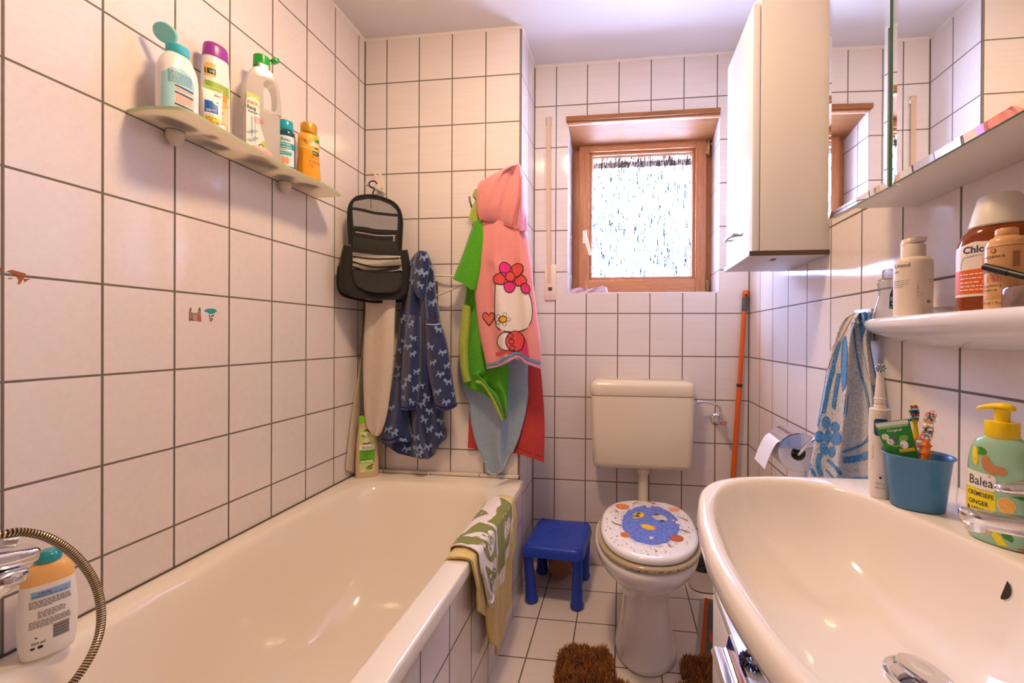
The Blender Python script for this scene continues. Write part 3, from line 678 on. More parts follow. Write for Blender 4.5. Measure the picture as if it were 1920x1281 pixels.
# vinegar cleaner, clear bottle with a handle loop
x, y = .066, .967
t_ = bottle_thing('cleaner_bottle', 'translucent white vinegar cleaner bottle with handle loop and green cap on the shelf', 'bottle', x, y, SZ, face_cam(x, y, .25), .97, 1.21)
MILK = translucent('milky_bottle_plastic', '#faf6ee', .62, .12, .06)
B = Bottle(smooth_rows([(.0, .044, .026, 3), (.006, .047, .0285, 3), (.06, .0475, .029, 3), (.12, .0475, .0285, 3)])); TOPZ = .120
m = MB(); B.mesh(m, MILK)
prof = [(-.0475, .12), (-.0470, .165), (-.041, .195), (-.028, .217), (-.013, .226), (-.013, .236), (.013, .236), (.013, .226), (.027, .218), (.040, .197), (.0465, .165), (.0475, .12)]
hole = [(.000, .122), (.000, .190), (.010, .200), (.020, .198), (.029, .186), (.0325, .165), (.0325, .136), (.027, .125), (.015, .121)]
lp_ = [Vector((a, b_, 0)) for a, b_ in prof]; hd = crv([Vector((a, b_, 0)) for a, b_ in prof[:4]], 12)
def slab(poly, hole_, d, mat):
    bmm = bmesh.new()
    for y_ in (-d, d):
        tris = tessellate_polygon([[Vector((a, b_, 0)) for a, b_ in poly], [Vector((a, b_, 0)) for a, b_ in hole_]]) ; allp = poly+hole_
        vs = [bmm.verts.new((a, y_, b_)) for a, b_ in allp]
        for t3 in tris:
            try: bmm.faces.new([vs[i] for i in t3])
            except ValueError: pass
    bmm.verts.ensure_lookup_table(); N = len(poly)+len(hole_)
    for base, cnt in ((0, len(poly)), (len(poly), len(hole_))):
        for i in range(cnt):
            a, b_ = base+i, base+(i+1) % cnt; bmm.faces.new([bmm.verts[a], bmm.verts[b_], bmm.verts[b_+N], bmm.verts[a+N]])
    bmesh.ops.recalc_face_normals(bmm, faces=bmm.faces[:])
    ed = [e for e in bmm.edges if len(e.link_faces) == 2 and e.calc_face_angle(0) > 1.0 and abs(e.verts[0].co.y-e.verts[1].co.y) < 1e-6]
    bmesh.ops.bevel(bmm, geom=ed, offset=.0055, segments=3, profile=.6, affect='EDGES')
    bmm.verts.index_update(); m.add([v.co.copy() for v in bmm.verts], [tuple(v.index for v in f.verts) for f in bmm.faces], mat); bmm.free()
slab([(a, b_) for a, b_ in [(-.0475, .1195), (-.0475, .15)]+[(v.x, v.y) for v in crv([Vector((a, b_, 0)) for a, b_ in prof[1:5]], 14)]+[(-.013, .236), (.013, .236)]+[(v.x, v.y) for v in crv([Vector((a, b_, 0)) for a, b_ in prof[7:11]], 14)]+[(.0475, .15), (.0475, .1195)]], hole, .0265, MILK)
S2 = plane_surf((0, -.0272, 0), (1, 0, 0), (0, 0, 1)); LBL = C_('label_silver', '#dfe5e2', .35)
def lb2(u, v): return (Vector((u, -.0292, v)), Vector((0, -1, 0)))
m.decal([(-.0455, .018), (.002, .018), (.002, .045), (-.010, .075), (-.012, .110), (-.012, .150), (-.0445, .150), (-.0455, .12)], lb2, LBL, .0004, .006)
m.decal([(-.0445, .150), (-.012, .150), (-.012, .118), (-.0445, .135)], lb2, C_('label_spring', '#b7cf4a'), .0007); m.blob(-.028, .128, .016, .014, lb2, C_('label_cream', '#efe9c8'), .0009)
m.decal([(-.020, .018), (.002, .018), (.002, .045), (-.008, .038)], lb2, C_('label_spring', '#b7cf4a'), .0007); m.blob(-.0085, .026, .0075, .0075, lb2, NAVYC, .0009); m.blob(-.0085, .026, .005, .005, lb2, PAPERW, .0011); m.blob(-.0085, .026, .003, .003, lb2, NAVYC, .0013, n=5)
m.text('ENROL', -.0435, .1235, .0105, lb2, RED, .0011, bold=.03, sx=.82); m.text('Essig', -.0435, .1115, .0115, lb2, NAVYC, .0011, bold=.025); m.text('Reiniger', -.0405, .103, .0075, lb2, NAVYC, .0011, bold=.01); m.blob(-.0125, .105, .0012, .0012, lb2, RED, .0011)
m.lines(-.026, .094, .0, 5, .0032, lb2, RED, .0011, .0009)
for u, v, h_ in ((-.033, .045, .05), (-.0305, .045, .05), (-.023, .035, .06)): m.rect(u, v, u+.0008, v+h_, lb2, C_('tap_steel', '#5f7f86', .4), .0009)
for i, (u, v, a) in enumerate(((-.036, .055, .009), (-.026, .06, .010), (-.033, .037, .011), (-.022, .044, .008))): m.blob(u, v, a, .0035, lb2, C_('print_shade', '#a9b7bd'), .0008, .3)
m.build('cleaner_body', t_, local=True)
GC = C_('cap_green', '#18a52f', .3)
m = MB(); m.lathe([(.0215, .231), (.022, .233), (.0215, .258), (.019, .2605), (.001, .2605)], GC, seg=36); m.build('bottle_cap', t_, local=True)
m = MB(); s0 = 0; m.lathe([(.001, 0), (.012, 0), (.0135, .002), (.0135, .007), (.012, .009), (.001, .009)], GC, seg=28); m.box((-.0185, -.003, .0), (-.010, .003, .004), GC); m.xform(0, Matrix.Translation((.021, 0, .2515)) @ Matrix.Rotation(radians(-28), 4, 'Y') @ Matrix.Translation((.0185, 0, 0))); m.build('flip_lid', t_, local=True)
# small teal mouthwash bottle
x, y = .056, 1.072
t_ = bottle_thing('mouthwash_bottle', 'small dark teal bath oil bottle with turquoise cap beside the vinegar cleaner', 'bottle', x, y, SZ, face_cam(x, y, -.05), 1, 1.14)
B = Bottle(smooth_rows([(.0, .0235, .0205, 2.2), (.004, .0255, .0225, 2.2), (.05, .0258, .0228, 2.2), (.11, .0255, .0225, 2.2), (.122, .0225, .02, 2.1), (.128, .0155, .0145, 2)]))
m = MB(); B.mesh(m, P('teal_bottle', '#0f5b6b', .12, trans=.35, coat=.3)); m.rect(-.0225, .020, .0225, .105, B.surf, C_('label_ice', '#d6eaec'), .0004, .004)
m.text('Balea', .0, .090, .0125, B.surf, INK, .0009, 'c'); m.rect(-.0225, .068, .0225, .085, B.surf, TEAL, .0006, .004); m.text('ROTES MEER', 0, .0785, .005, B.surf, INKW, .0009, 'c', bold=.01); m.text('DUSCHBAD', 0, .0705, .006, B.surf, INKW, .0009, 'c', bold=.015)
m.rect(-.0225, .050, .016, .060, B.surf, TEAL, .0006, .004); m.lines(-.018, .064, .018, 1, .003, B.surf, NAVYC); m.lines(-.018, .056, .012, 2, .003, B.surf, INKW, .0011, .0009)
for u in (-.006, .004): m.blob(u, .034, .0055, .011, B.surf, C_('print_peach', '#f0a878'), .0007)
m.build('bottle_body', t_, local=True)
m = MB(); m.loft([se_ring(0, 0, z, r, r*.9, 2) for z, r in ((.126, .0195), (.127, .02), (.150, .0195), (.153, .0175), (.1535, .01))], C_('cap_aqua', '#17a9bd', .25)); m.build('bottle_cap', t_, local=True)
# little dark jar half hidden behind
x, y = .028, 1.115
t_ = bottle_thing('cosmetic_jar', 'small amber jar with black lid half hidden between the teal and golden bottles', 'jar', x, y, SZ, 0)
m = MB(); m.lathe([(.001, 0), (.015, 0), (.017, .003), (.017, .05), (.014, .058), (.001, .058)], P('amber_jar', '#a8561c', .15, trans=.3), seg=30); m.build('jar_body', t_, local=True)
m = MB(); m.lathe([(.0155, .057), (.016, .058), (.016, .085), (.013, .088), (.001, .088)], BLACK, seg=30); m.build('jar_lid', t_, local=True)
# golden shower gel
x, y = .074, 1.150
t_ = bottle_thing('shower_gel_bottle', 'golden orange shower gel bottle with gold cap at the far end of the glass shelf', 'bottle', x, y, SZ, face_cam(x, y, .1), 1.03, 1.12)
B = Bottle(smooth_rows([(.0, .030, .021, 2.3), (.004, .033, .0235, 2.3), (.02, .0345, .025, 2.3), (.045, .033, .024, 2.3), (.08, .0305, .0225, 2.3), (.125, .0315, .023, 2.3), (.142, .0295, .022, 2.2), (.150, .0245, .0195, 2)]))
m = MB(); B.mesh(m, P('golden_gel', '#f2a41c', .18, coat=.4)); w = .0275
m.decal([(-w, .1), (w, .094), (w, .142), (-w, .142)], B.surf, C_('label_blossom', '#f6b23a'), .0004, .006)
m.decal([(-.031, .1), (.030, .094), (.030, .0965), (-.031, .1025)], B.surf, C_('gold_line', '#f4dd9c', .25), .0009, .006)
for u, v, a, b_, mt, r in ((-.018, .127, .010, .006, C_('apricot', '#f09a35'), .4), (-.013, .122, .006, .0045, GREENL, -.3), (-.008, .117, .0045, .006, ORA, 0), (.008, .115, .010, .005, C_('petal', '#f8e3cf'), .5), (.016, .119, .011, .005, C_('petal2', '#f3c7a4'), -.4), (.020, .112, .009, .004, C_('petal', '#f8e3cf'), .2), (.012, .134, .010, .0045, LIME, -.5), (.022, .128, .008, .005, GREENL, .5), (.020, .106, .006, .004, GREENL, .2)): m.blob(u, v, a, b_, B.surf, mt, .0008, r)
m.rect(.009, .083, .027, .097, B.surf, C_('label_moss', '#2f4a2a'), .0008, .004); m.text('Kn', .0105, .0860, .0095, B.surf, INKW, .0011); m.text('Freude', -.002, .058, .0115, B.surf, BRN, .0009, shear=.35); m.lines(.004, .078, .024, 2, .0032, B.surf, BRN); m.lines(-.001, .052, .020, 2, .003, B.surf, BRN, .001); m.lines(.006, .045, .018, 2, .003, B.surf, BRN, .001)
for i in range(26): m.rect(-.026, .02+i*.0028, -.018, .0208+i*.0028, B.surf, C_('print_amber', '#c98a1e'), .0005)
m.build('gel_body', t_, local=True)
m = MB(); m.lathe([(.0235, .1495), (.0242, .151), (.0242, .172), (.0238, .178), (.020, .1815), (.001, .182)], P('gold_cap', '#dca53c', .3, .5), seg=36); m.build('bottle_cap', t_, local=True)

# ------------------------------------------------------------------ stickers and a scar on the tiles
def wallmark(name, label, cat, shapes):
    m = MB(); S = plane_surf((0, 0, 0), (0, 1, 0), (0, 0, 1))
    for i, (poly, mat) in enumerate(shapes):
        q = [at(a, b_, x=0) for a, b_ in poly]; d = .0006+.0002*i; uv = [(p.y, p.z) for p in q]
        m.prism(uv, (0.0001, 0, 0), (0, 1, 0), (0, 0, 1), (d, 0, 0), mat)
    return m.one(name, label, cat)
CAS, CAS2 = C_('castle_grey', '#a2837c', .6), C_('castle_brown', '#8a5a50', .6)
wallmark('castle_sticker', 'small brown castle sticker on the left wall tiles', 'sticker', [([(354, 601), (354, 583), (358, 583), (358, 585), (361, 587), (369, 587), (372, 585), (372, 581), (376, 581), (377, 601)], CAS), ([(355, 583), (359, 583), (358, 578), (357, 576), (355, 580)], CAS2), ([(371, 583), (376, 583), (375, 577), (374, 576), (372, 580)], C_('castle_green', '#5c7a63', .6)), ([(354, 601), (354, 597), (361, 598), (363, 601)], CAS2), ([(370, 602), (372, 592), (375, 592), (377, 603)], C_('sticker_red', '#cf5a4a', .6)), ([(361, 600), (361, 591), (368, 591), (368, 600)], C_('castle_light', '#bba39c', .6))])
cl = [(383, 583), (386, 580), (390, 579), (394, 578.5), (399, 579), (403, 580), (406, 582), (406, 585), (403, 586), (401, 588), (396, 589), (391, 588), (388, 585), (384, 585)]
dr = [([(391+d, 591+e), (393+d, 590.5+e), (393.5+d, 593+e), (392+d, 594+e)], C_('sticker_ink', '#6d5a5a', .6)) for d, e in ((0, 0), (4, 1), (7, -.5), (1, 5), (5, 6), (2.5, 9))]
wallmark('cloud_sticker', 'tiny turquoise rain cloud sticker beside the castle sticker', 'sticker', [(cl, C_('cloud_turq', '#2f9fb0', .6))]+dr)
RUST = C_('scar_brown', '#a4603a', .8)
wallmark('sticker_remains', 'torn brown remains of a sticker across a tile joint far left', 'sticker', [([(12, 509), (22, 506), (48, 513), (48, 517), (30, 517), (24, 513)], RUST), ([(31, 519), (47, 517), (45, 522), (41, 526), (38, 532), (33, 533), (35, 525)], RUST), ([(45, 523), (57, 523), (50, 526), (46, 529)], RUST), ([(14, 521), (25, 521), (20, 523)], RUST), ([(0, 503), (3, 505), (3, 509), (0, 508)], RUST)])
# ================================================================== things hanging on the shaft wall
def _inv(s, px, py):
    u, v = .5, .5
    for _ in range(14):
        a, b = s.px(u, v); e = .01; ax, ay = s.px(min(u+e, 1), v); bx, by = s.px(u, min(v+e, 1)); cx, cy = s.px(max(u-e, 0), v); dx, dy = s.px(u, max(v-e, 0))
        ju, jv = (min(u+e, 1)-max(u-e, 0)), (min(v+e, 1)-max(v-e, 0)); m00, m10, m01, m11 = (ax-cx)/ju, (ay-cy)/ju, (bx-dx)/jv, (by-dy)/jv
        d = m00*m11-m01*m10
        if abs(d) < 1e-9: break
        ex, ey = px-a, py-b
        if abs(ex)+abs(ey) < .02: break
        u += (m11*ex-m01*ey)/d; v += (m00*ey-m10*ex)/d; u = min(max(u, 0), 1); v = min(max(v, 0), 1)
    return u, v
Cloth.inv = _inv
Cloth.psurf = lambda s, px, py: s.surf(*s.inv(px, py))
def stroke(mb, pts, w, surf, mat, off=.001, n=None, closed=False):
    """a drawn line of width w on a surface"""
    P_ = [Vector((p[0], p[1], 0)) for p in (list(pts)+[pts[0]] if closed else pts)]
    P_ = crv(P_, n) if n else P_; L = []
    for i, p in enumerate(P_):
        d = (P_[min(i+1, len(P_)-1)]-P_[max(i-1, 0)]).normalized(); q = Vector((-d.y, d.x, 0))*w/2; L.append((p-q, p+q))
    vs = []
    for a, b in L:
        for c in (a, b): s_, nn = surf(c.x, c.y); vs.append(s_+nn*off)
    return mb.add(vs, [(2*i, 2*i+1, 2*i+3, 2*i+2) for i in range(len(L)-1)], mat)

# ------------------------------------------------------------------ hook plate and toiletry bag
hk = thing('wall_hook', 'white hook plate screwed to the tiles above the black toiletry bag', 'hook', at(711, 345, y=Y1))
HW = C_('hook_white', '#efe3d2', .35); m = MB(); q = [at(*p, y=Y1) for p in ((701, 323), (714, 320), (724, 363), (711, 371))]
m.prism([(p.x, p.z) for p in q], (0, Y1-.0002, 0), (1, 0, 0), (0, 0, 1), (0, -.006, 0), HW); m.build('hook_plate', hk)
m = MB(); hx = at(714, 360, y=Y1); m.loft([[Vector((hx.x+.018+a, Y1-.005-f, hx.z+b-.05*f)) for a, b in ((-.03, .006), (.0, -.004), (.0, -.010), (-.03, 0))] for f in (0, .05, .10)], STEEL); m.build('hook_arm', hk)
for px, py in ((708, 327), (716, 354)):
    c = at(px, py, y=Y1-.006); m = MB(); m.lathe([(.001, 0), (.0028, 0), (.0028, .001), (.001, .0015)], BLACK, (c.x, Y1-.0062, c.z), 12, 'y'); m.build('screw', hk)
BPN = (-.6146, .7888, 0)
def BP(o): return [(BPN, 1.0743-o)]
def bat(px, py, o): return at_n(px, py, BP(o))
bag = thing('toiletry_bag', 'unfolded black toiletry bag with grey lining hanging in the tiled corner', 'toiletry bag', bat(703, 562, 0.0150))
BK = P('bag_black_fabric', '#1d1a16', .75, bump=(600, .5, .001)); BK2 = P('bag_edge_binding', '#100f0d', .7, bump=(900, .4, .001)); GY = P('bag_grey_lining', '#8d8a89', .5, bump=(25, .5, .006)); SILV = P('bag_silver_lining', '#a59a8c', .4, bump=(45, .7, .008))
MESH = P('bag_mesh', '#4a4640', .7, bump=(900, .9, .003), var=(420, '#1c1a17', .9)); ZIP = P('zip_metal', '#d8cfc0', .25, 1)
flap = Cloth([[(668, 371), (690, 368), (712, 371), (733, 379), (743, 387)], [(656, 388), (700, 390), (750, 402)], [(655, 420), (702, 424), (753, 430)], [(657, 450), (702, 455), (751, 458)], [(659, 482), (705, 487), (750, 489)]], 1.545, .006, [(1, .2, .002, .003, .3)], 30, 36, 3, .008, BP(0))
m = MB(); flap.mesh(m, BK); S = flap.psurf
m.decal([(664, 378), (690, 373), (712, 376), (732, 384), (743, 394), (746, 402), (745, 428), (744, 440), (663, 428), (661, 400), (661, 386)], S, GY, .0006, 8); m.build('bag_flap', bag)
m = MB(); stroke(m, [(660, 391), (680, 394), (700, 399), (724, 402), (747, 404)], 5, S, BK2, .0016, 16); stroke(m, [(663, 428), (685, 430), (705, 434), (745, 436)], 8, S, BK2, .0018, 16); stroke(m, [(663, 437), (685, 443), (705, 446), (740, 447)], 6, S, BK2, .002, 16)
stroke(m, [(695, 374), (696, 392)], 1, S, BK, .001, 5); m.build('flap_bands', bag)
m = MB(); m.decal([(662, 441), (685, 446), (705, 449), (744, 449), (747, 487), (700, 484), (661, 479)], S, MESH, .0012, 8); m.build('flap_mesh_pocket', bag)
m = MB(); stroke(m, [(666, 435), (690, 439), (710, 442), (742, 442)], 2, S, ZIP, .0026, 14); c = bat(739, 446, 0.0170); m.box((c.x-.005, c.y-.003, c.z-.016), (c.x+.004, c.y+.002, c.z+.010), ZIP, .0015); m.build('zip_pull', bag)
ED = [(659, 482), (656, 450), (654, 420), (655, 390), (667, 372), (690, 367), (712, 370), (735, 379), (748, 393), (753, 415), (752, 445), (750, 484)]
m = MB(); m.tube([bat(*p, 0.0070) for p in ED], .0062, BK2, 10, 60); m.build('flap_binding', bag)
body = Cloth([[(644, 459), (656, 462), (700, 472), (752, 470), (764, 468)], [(638, 485), (700, 490), (768, 490)], [(635, 520), (700, 524), (768, 522)], [(637, 543), (700, 553), (765, 549)], [(648, 553), (700, 563), (755, 562)]], 1.56, .05, [], 44, 40, 7, .012, BP(0.002))
m = MB(); body.mesh(m, BK); m.build('bag_body', bag)
pan = Cloth([[(661, 473), (705, 478), (751, 480)], [(661, 482), (705, 487), (752, 488)], [(661, 492), (705, 500), (753, 500)], [(660, 504), (705, 510), (754, 508)]], 1.484, .004, [(.6, .3, .003, .006, 2.0)], 30, 40, 4, .004, BP(.061))
m = MB(); pan.mesh(m, SILV)
for yy, dy in ((481, 5), (491, 10), (500, 12)): stroke(m, [(661, yy), (690, yy+dy*.8), (715, yy+dy), (752, yy+dy*.7)], 3, pan.psurf, BK2, .0012, 16)
m.build('inner_pockets', bag)
msh = Cloth([[(661, 506), (705, 514), (753, 511)], [(662, 522), (705, 528), (753, 527)], [(668, 536), (705, 542), (752, 540)], [(684, 545), (705, 549), (742, 549)]], 1.482, .012, [(.5, .1, .001, .003, 1.5)], 30, 24, 3, .004, BP(.063))
m = MB(); msh.mesh(m, MESH); m.build('front_mesh_pocket', bag)
m = MB(); m.tube([bat(*p, 0.0610) for p in ((660, 476), (659, 505), (663, 527), (676, 543), (700, 551), (730, 552), (750, 547))], .0035, BK2, 8, 50); m.tube([bat(*p, 0.0570) for p in ((655, 462), (649, 500), (648, 530), (655, 545), (690, 556), (740, 559))], .0018, BK2, 8, 50); m.tube([bat(*p, 0.0550) for p in ((757, 470), (762, 500), (762, 540))], .002, BK2, 8, 20)
m.tube([bat(*p, 0.0100) for p in ((636, 500), (634, 525), (637, 545), (650, 556), (700, 566), (755, 564))], .006, BK2, 8, 40); m.build('body_piping', bag)
m = MB(); m.tube([bat(*p, 0.0580) for p in ((655, 458), (658, 470), (660, 490), (660, 503))], .0018, ZIP, 6, 16); m.build('side_zip', bag)
m = MB(); hpts = [bat(703, 367, 0.0050), bat(699, 362, 0.0070), bat(702, 356, 0.0100), bat(700, 353, 0.0150), bat(694, 350, 0.0150), bat(692, 344, 0.0150), bat(696, 340, 0.0150), bat(703, 340, 0.0100), bat(707, 345, 0.0050)]
m.tube(hpts, .0026, BK2, 8, 40); m.tube([bat(699, 367, 0.0070), bat(708, 367, 0.0070)], .0045, BK2, 8); m.build('hanging_hook', bag)

# ------------------------------------------------------------------ grey bath towel behind the bag
TGREY = terry('towel_greige', '#e6d8c8', '#d6c5b4')
TB = thing('bath_towel', 'long beige grey towel hanging behind the black toiletry bag down to the tub', 'towel', at(690, 890, y=1.56))
g1_ = Cloth([[(684, 556), (745, 560)], [(684, 590), (744, 595)], [(680, 640), (740, 645)], [(672, 700), (735, 705)], [(662, 760), (725, 770)], [(653, 830), (722, 832)], [(648, 880), (665, 893), (720, 850)]], 1.572, .010, [(1.4, .1, .004, .006, .1)], 36, 60, 2.5, .004, [((1, 0, 0), .004), ((0, 1, 0), 1.576)])
m = MB(); g1_.mesh(m, TGREY); m.build('towel_back_layer', TB)
g2_ = Cloth([[(686, 556), (742, 560)], [(684, 600), (740, 606)], [(681, 660), (738, 668)], [(681, 720), (733, 726)], [(683, 770), (726, 776)], [(688, 800), (718, 804)], [(697, 814), (706, 818), (712, 816)]], 1.485, .016, [(1.3, .15, .005, .006, .15)], 36, 60, 2.2)
m = MB(); g2_.mesh(m, TGREY); m.build('towel_front_layer', TB)
m = MB(); stroke(m, [(649, 884), (665, 891)], 5, g1_.psurf, C_('towel_trim_blue', '#7c86a8', .9), .0012, 8); m.build('towel_trim', TB)

# ------------------------------------------------------------------ swivel towel rack
rk = thing('towel_rack', 'white swivel towel rack with thin arms on the tiles between the hanging robes', 'towel rack', at(820, 545, y=Y1))
RW = C_('rack_white', '#ecdcd0', .3); m = MB(); a, b_ = at(812, 528, y=Y1), at(822, 590, y=Y1); m.box((a.x, Y1-.006, b_.z), (b_.x, Y1-.0002, a.z), STEEL, .002); m.build('rack_plate', rk)
for (p, q, yy) in (((800, 517), (868, 518), .03), ((806, 560), (870, 533), .05)):
    m = MB(); m.tube([at(*p, y=Y1-yy*.3), at((p[0]+q[0])/2, (p[1]+q[1])/2, y=Y1-yy), at(*q, y=Y1-yy)], .0042, RW, 10, 12); m.tube([at(*q, y=Y1-yy), at(q[0]+2, q[1]+5, y=Y1-yy-.004), at(q[0]-1, q[1]+9, y=Y1-yy-.006), at(q[0]-5, q[1]+6, y=Y1-yy-.006)], .003, RW, 8, 14); m.build('rack_arm', rk)
m = MB(); m.tube([at(790, 480, y=Y1-.0005), at(790, 480, y=Y1-.03), at(790, 474, y=Y1-.045)], .006, STEEL, 10); m.build('rack_peg', rk)

# ------------------------------------------------------------------ navy fleece robe
NV = P('navy_fleece', '#24356f', .9, sheen=.5, bump=(260, .6, .004), var=(22, '#18244f', .8)); NVP = P('navy_fleece_print', '#8fa9d6', .95, sheen=.3, bump=(300, .6, .003))
rb = thing('fleece_robe', 'navy blue child fleece robe with pale dog print hanging beside the black toiletry bag', 'robe', at(790, 860, y=1.53))
rbody = Cloth([[(783, 471), (790, 470), (800, 472)], [(772, 484), (790, 480), (807, 486)], [(764, 505), (814, 508)], [(755, 550), (818, 550)], [(749, 600), (826, 600)], [(744, 650), (834, 650)], [(738, 700), (838, 700)], [(731, 745), (836, 745)], [(722, 795), (832, 790)], [(716, 822), (740, 830), (780, 828), (828, 820), (838, 808)], [(714, 829), (744, 850), (785, 860), (812, 862), (822, 835), (838, 822)]], 1.56, .05, [(3, .35, .008, .018, .12), (5, 1.2, .002, .007, -.2)], 72, 96, 2.2)
rhood = Cloth([[(783, 471), (792, 471), (800, 474)], [(778, 490), (806, 492)], [(776, 520), (802, 524)], [(776, 545), (799, 549)], [(784, 558), (790, 561), (795, 559)]], 1.51, .02, [(1.5, .4, .002, .004, .2)], 30, 30, 2)
sl1 = Cloth([[(768, 590), (790, 594)], [(762, 610), (790, 612)], [(757, 650), (790, 650)], [(753, 700), (788, 702)], [(750, 745), (785, 748)], [(748, 768), (765, 770), (783, 766)]], 1.505, .036, [(1.3, .8, .003, .004, .3)], 34, 50, 2)
sl2 = Cloth([[(796, 600), (824, 598)], [(799, 640), (838, 640)], [(802, 690), (846, 688)], [(812, 740), (854, 738)], [(818, 766), (836, 772), (858, 762)]], 1.505, .036, [(1, .1, .002, .003, .2)], 34, 50, 2)
side = Cloth([[(736, 712), (757, 716)], [(730, 745), (762, 750)], [(722, 785), (768, 790)], [(716, 815), (772, 815)], [(713, 829), (728, 834), (748, 828), (766, 830), (774, 822)]], 1.515, .03, [(1.6, .2, .004, .008, .2)], 34, 40, 2)
def dogs(mb, cl, pts, seed):
    rnd = random.Random(seed)
    for (x, y) in pts:
        k = rnd.uniform(1.1, 1.5); a = rnd.uniform(-.5, .5); fl = rnd.choice((-1, 1)); ca, sa = cos(a), sin(a)
        def T(u, v): u *= fl*k; v *= k; return (x+u*ca-v*sa, y+u*sa+v*ca)
        shp = [(-6, -3), (-4.5, -5), (-3, -5.5), (-1.5, -3.5), (-1, -1.8), (2.5, -1.8), (4.5, -4), (5.2, -3.4), (4, -.8), (4.2, 2), (5, 4.6), (3, 4.8), (2.2, 1.6), (-.5, 1.6), (-1, 4.4), (-3.2, 4.8), (-2.6, 1.5), (-3, .2), (-5.6, -.6)]
        try: mb.decal([T(*p) for p in shp], cl.psurf, NVP, .0014, 3.0)
        except Exception: pass
m = MB(); rbody.mesh(m, NV); dogs(m, rbody, [(773, 493), (808, 500), (770, 526), (812, 533), (762, 548), (803, 540), (810, 568), (756, 598), (760, 640), (747, 655), (744, 688), (742, 706), (792, 757), (806, 771), (795, 787), (780, 820), (806, 805), (802, 838), (762, 842), (786, 852), (828, 790), (824, 815), (790, 722), (784, 840), (745, 730), (800, 745)], 3); m.build('robe_body', rb)
m = MB(); rhood.mesh(m, NV); dogs(m, rhood, [(794, 483), (785, 509), (794, 513), (788, 535)], 5); m.build('robe_hood', rb)
m = MB(); sl1.mesh(m, NV); dogs(m, sl1, [(771, 608), (775, 634), (764, 650), (774, 664), (781, 697), (765, 711), (755, 725), (779, 728), (772, 754), (754, 745)], 7); stroke(m, [(749, 762), (765, 765), (784, 760)], 2, sl1.psurf, P('navy_seam', '#16204a', .95), .0016, 10); m.build('robe_sleeve', rb)
m = MB(); sl2.mesh(m, NV); dogs(m, sl2, [(822, 618), (829, 661), (812, 680), (838, 686), (825, 702), (840, 716), (820, 735), (836, 754), (852, 738), (807, 650)], 11); stroke(m, [(800, 608), (815, 609), (824, 607)], 2.2, sl2.psurf, C_('seam_light', '#b8c2df', .9), .0016, 8); stroke(m, [(817, 760), (836, 765), (858, 757)], 2, sl2.psurf, MATS['navy_seam'], .0016, 10); m.build('robe_sleeve', rb)
m = MB(); side.mesh(m, NV); dogs(m, side, [(733, 765), (728, 805), (740, 812), (757, 825)], 13); stroke(m, [(715, 822), (730, 826), (750, 820), (772, 822)], 2, side.psurf, MATS['navy_seam'], .0016, 10); m.build('robe_front_edge', rb)

# ------------------------------------------------------------------ stack of towels and robes at the shaft corner
hk2 = thing('hook_rail', 'small steel hook rail mostly hidden behind the pink hooded towel', 'hook', at(925, 400, y=Y1))
m = MB(); a, b_ = at(885, 385, y=Y1), at(965, 400, y=Y1); m.box((a.x, Y1-.008, b_.z), (b_.x, Y1-.0002, a.z), STEEL, .002); m.build('rail_bar', hk2)
for px in (892, 920, 948):
    c = at(px, 392, y=Y1-.006); m = MB(); m.tube([c, c+Vector((0, -.04, -.01)), c+Vector((0, -.07, .012)), c+Vector((0, -.075, .03))], .0045, STEEL, 10, 16); m.build('rail_hook', hk2)
TRED = terry('towel_coral_red', '#d24e4a', '#b8383c'); TBLU = terry('towel_pale_blue', '#a9bdd2', '#8ba3bd', 480); TGRN = terry('towel_grass_green', '#5cb926', '#489c1b', 460); TGRL = terry('towel_pale_green', '#b3c552', '#9db23d', 460); TPNK = terry('towel_pink', '#f0a3a0', '#e68f8f', 560, .35)
def towel(name, label, cat, parts, base, mats):
    t_ = thing(name, label, cat, base)
    for nm, cl, mt, extra in parts:
        m = MB(); cl.mesh(m, mt)
        if extra: extra(m, cl)
        m.build(nm, t_)
    return t_
red1 = Cloth([[(885, 420), (960, 420)], [(880, 520), (985, 520)], [(880, 620), (1005, 620)], [(880, 720), (1016, 715)], [(879, 790), (1021, 790)], [(877, 840), (935, 850), (968, 850), (1000, 860), (1020, 868)]], 1.574, .010, [(2.2, .1, .003, .008, .05), (5, .8, .001, .003, .1)], 60, 60, 3)
towel('bath_towel', 'coral red towel hanging at the very back by the shaft corner', 'towel', [('towel_cloth', red1, TRED, lambda m, cl: stroke(m, [(968, 838), (985, 846), (1019, 858)], 1.5, cl.psurf, P('coral_seam', '#9c2f31', .95), .0014, 10))], at(950, 865, y=1.57), None)
bl1 = Cloth([[(890, 420), (960, 420)], [(880, 520), (975, 520)], [(868, 600), (985, 600)], [(860, 670), (990, 665)], [(862, 715), (990, 712)], [(878, 760), (990, 745)], [(884, 800), (985, 780)], [(893, 835), (975, 815)], [(908, 868), (963, 845)], [(912, 885), (925, 893), (940, 886), (958, 850)]], 1.560, .022, [(1.7, .62, .006, .018, .02), (3.3, .2, .001, .004, .1)], 60, 80, 2.4)
towel('hooded_towel', 'pale blue baby towel with rounded corner hanging lowest at the shaft corner', 'towel', [('towel_cloth', bl1, TBLU, lambda m, cl: stroke(m, [(911, 865), (913, 881), (925, 890), (938, 884), (950, 864), (962, 843), (974, 812)], 4, cl.psurf, terry('towel_blue_edge', '#c9d2dc', '#b9c4d0'), .0012, 30))], at(925, 893, y=1.55), None)
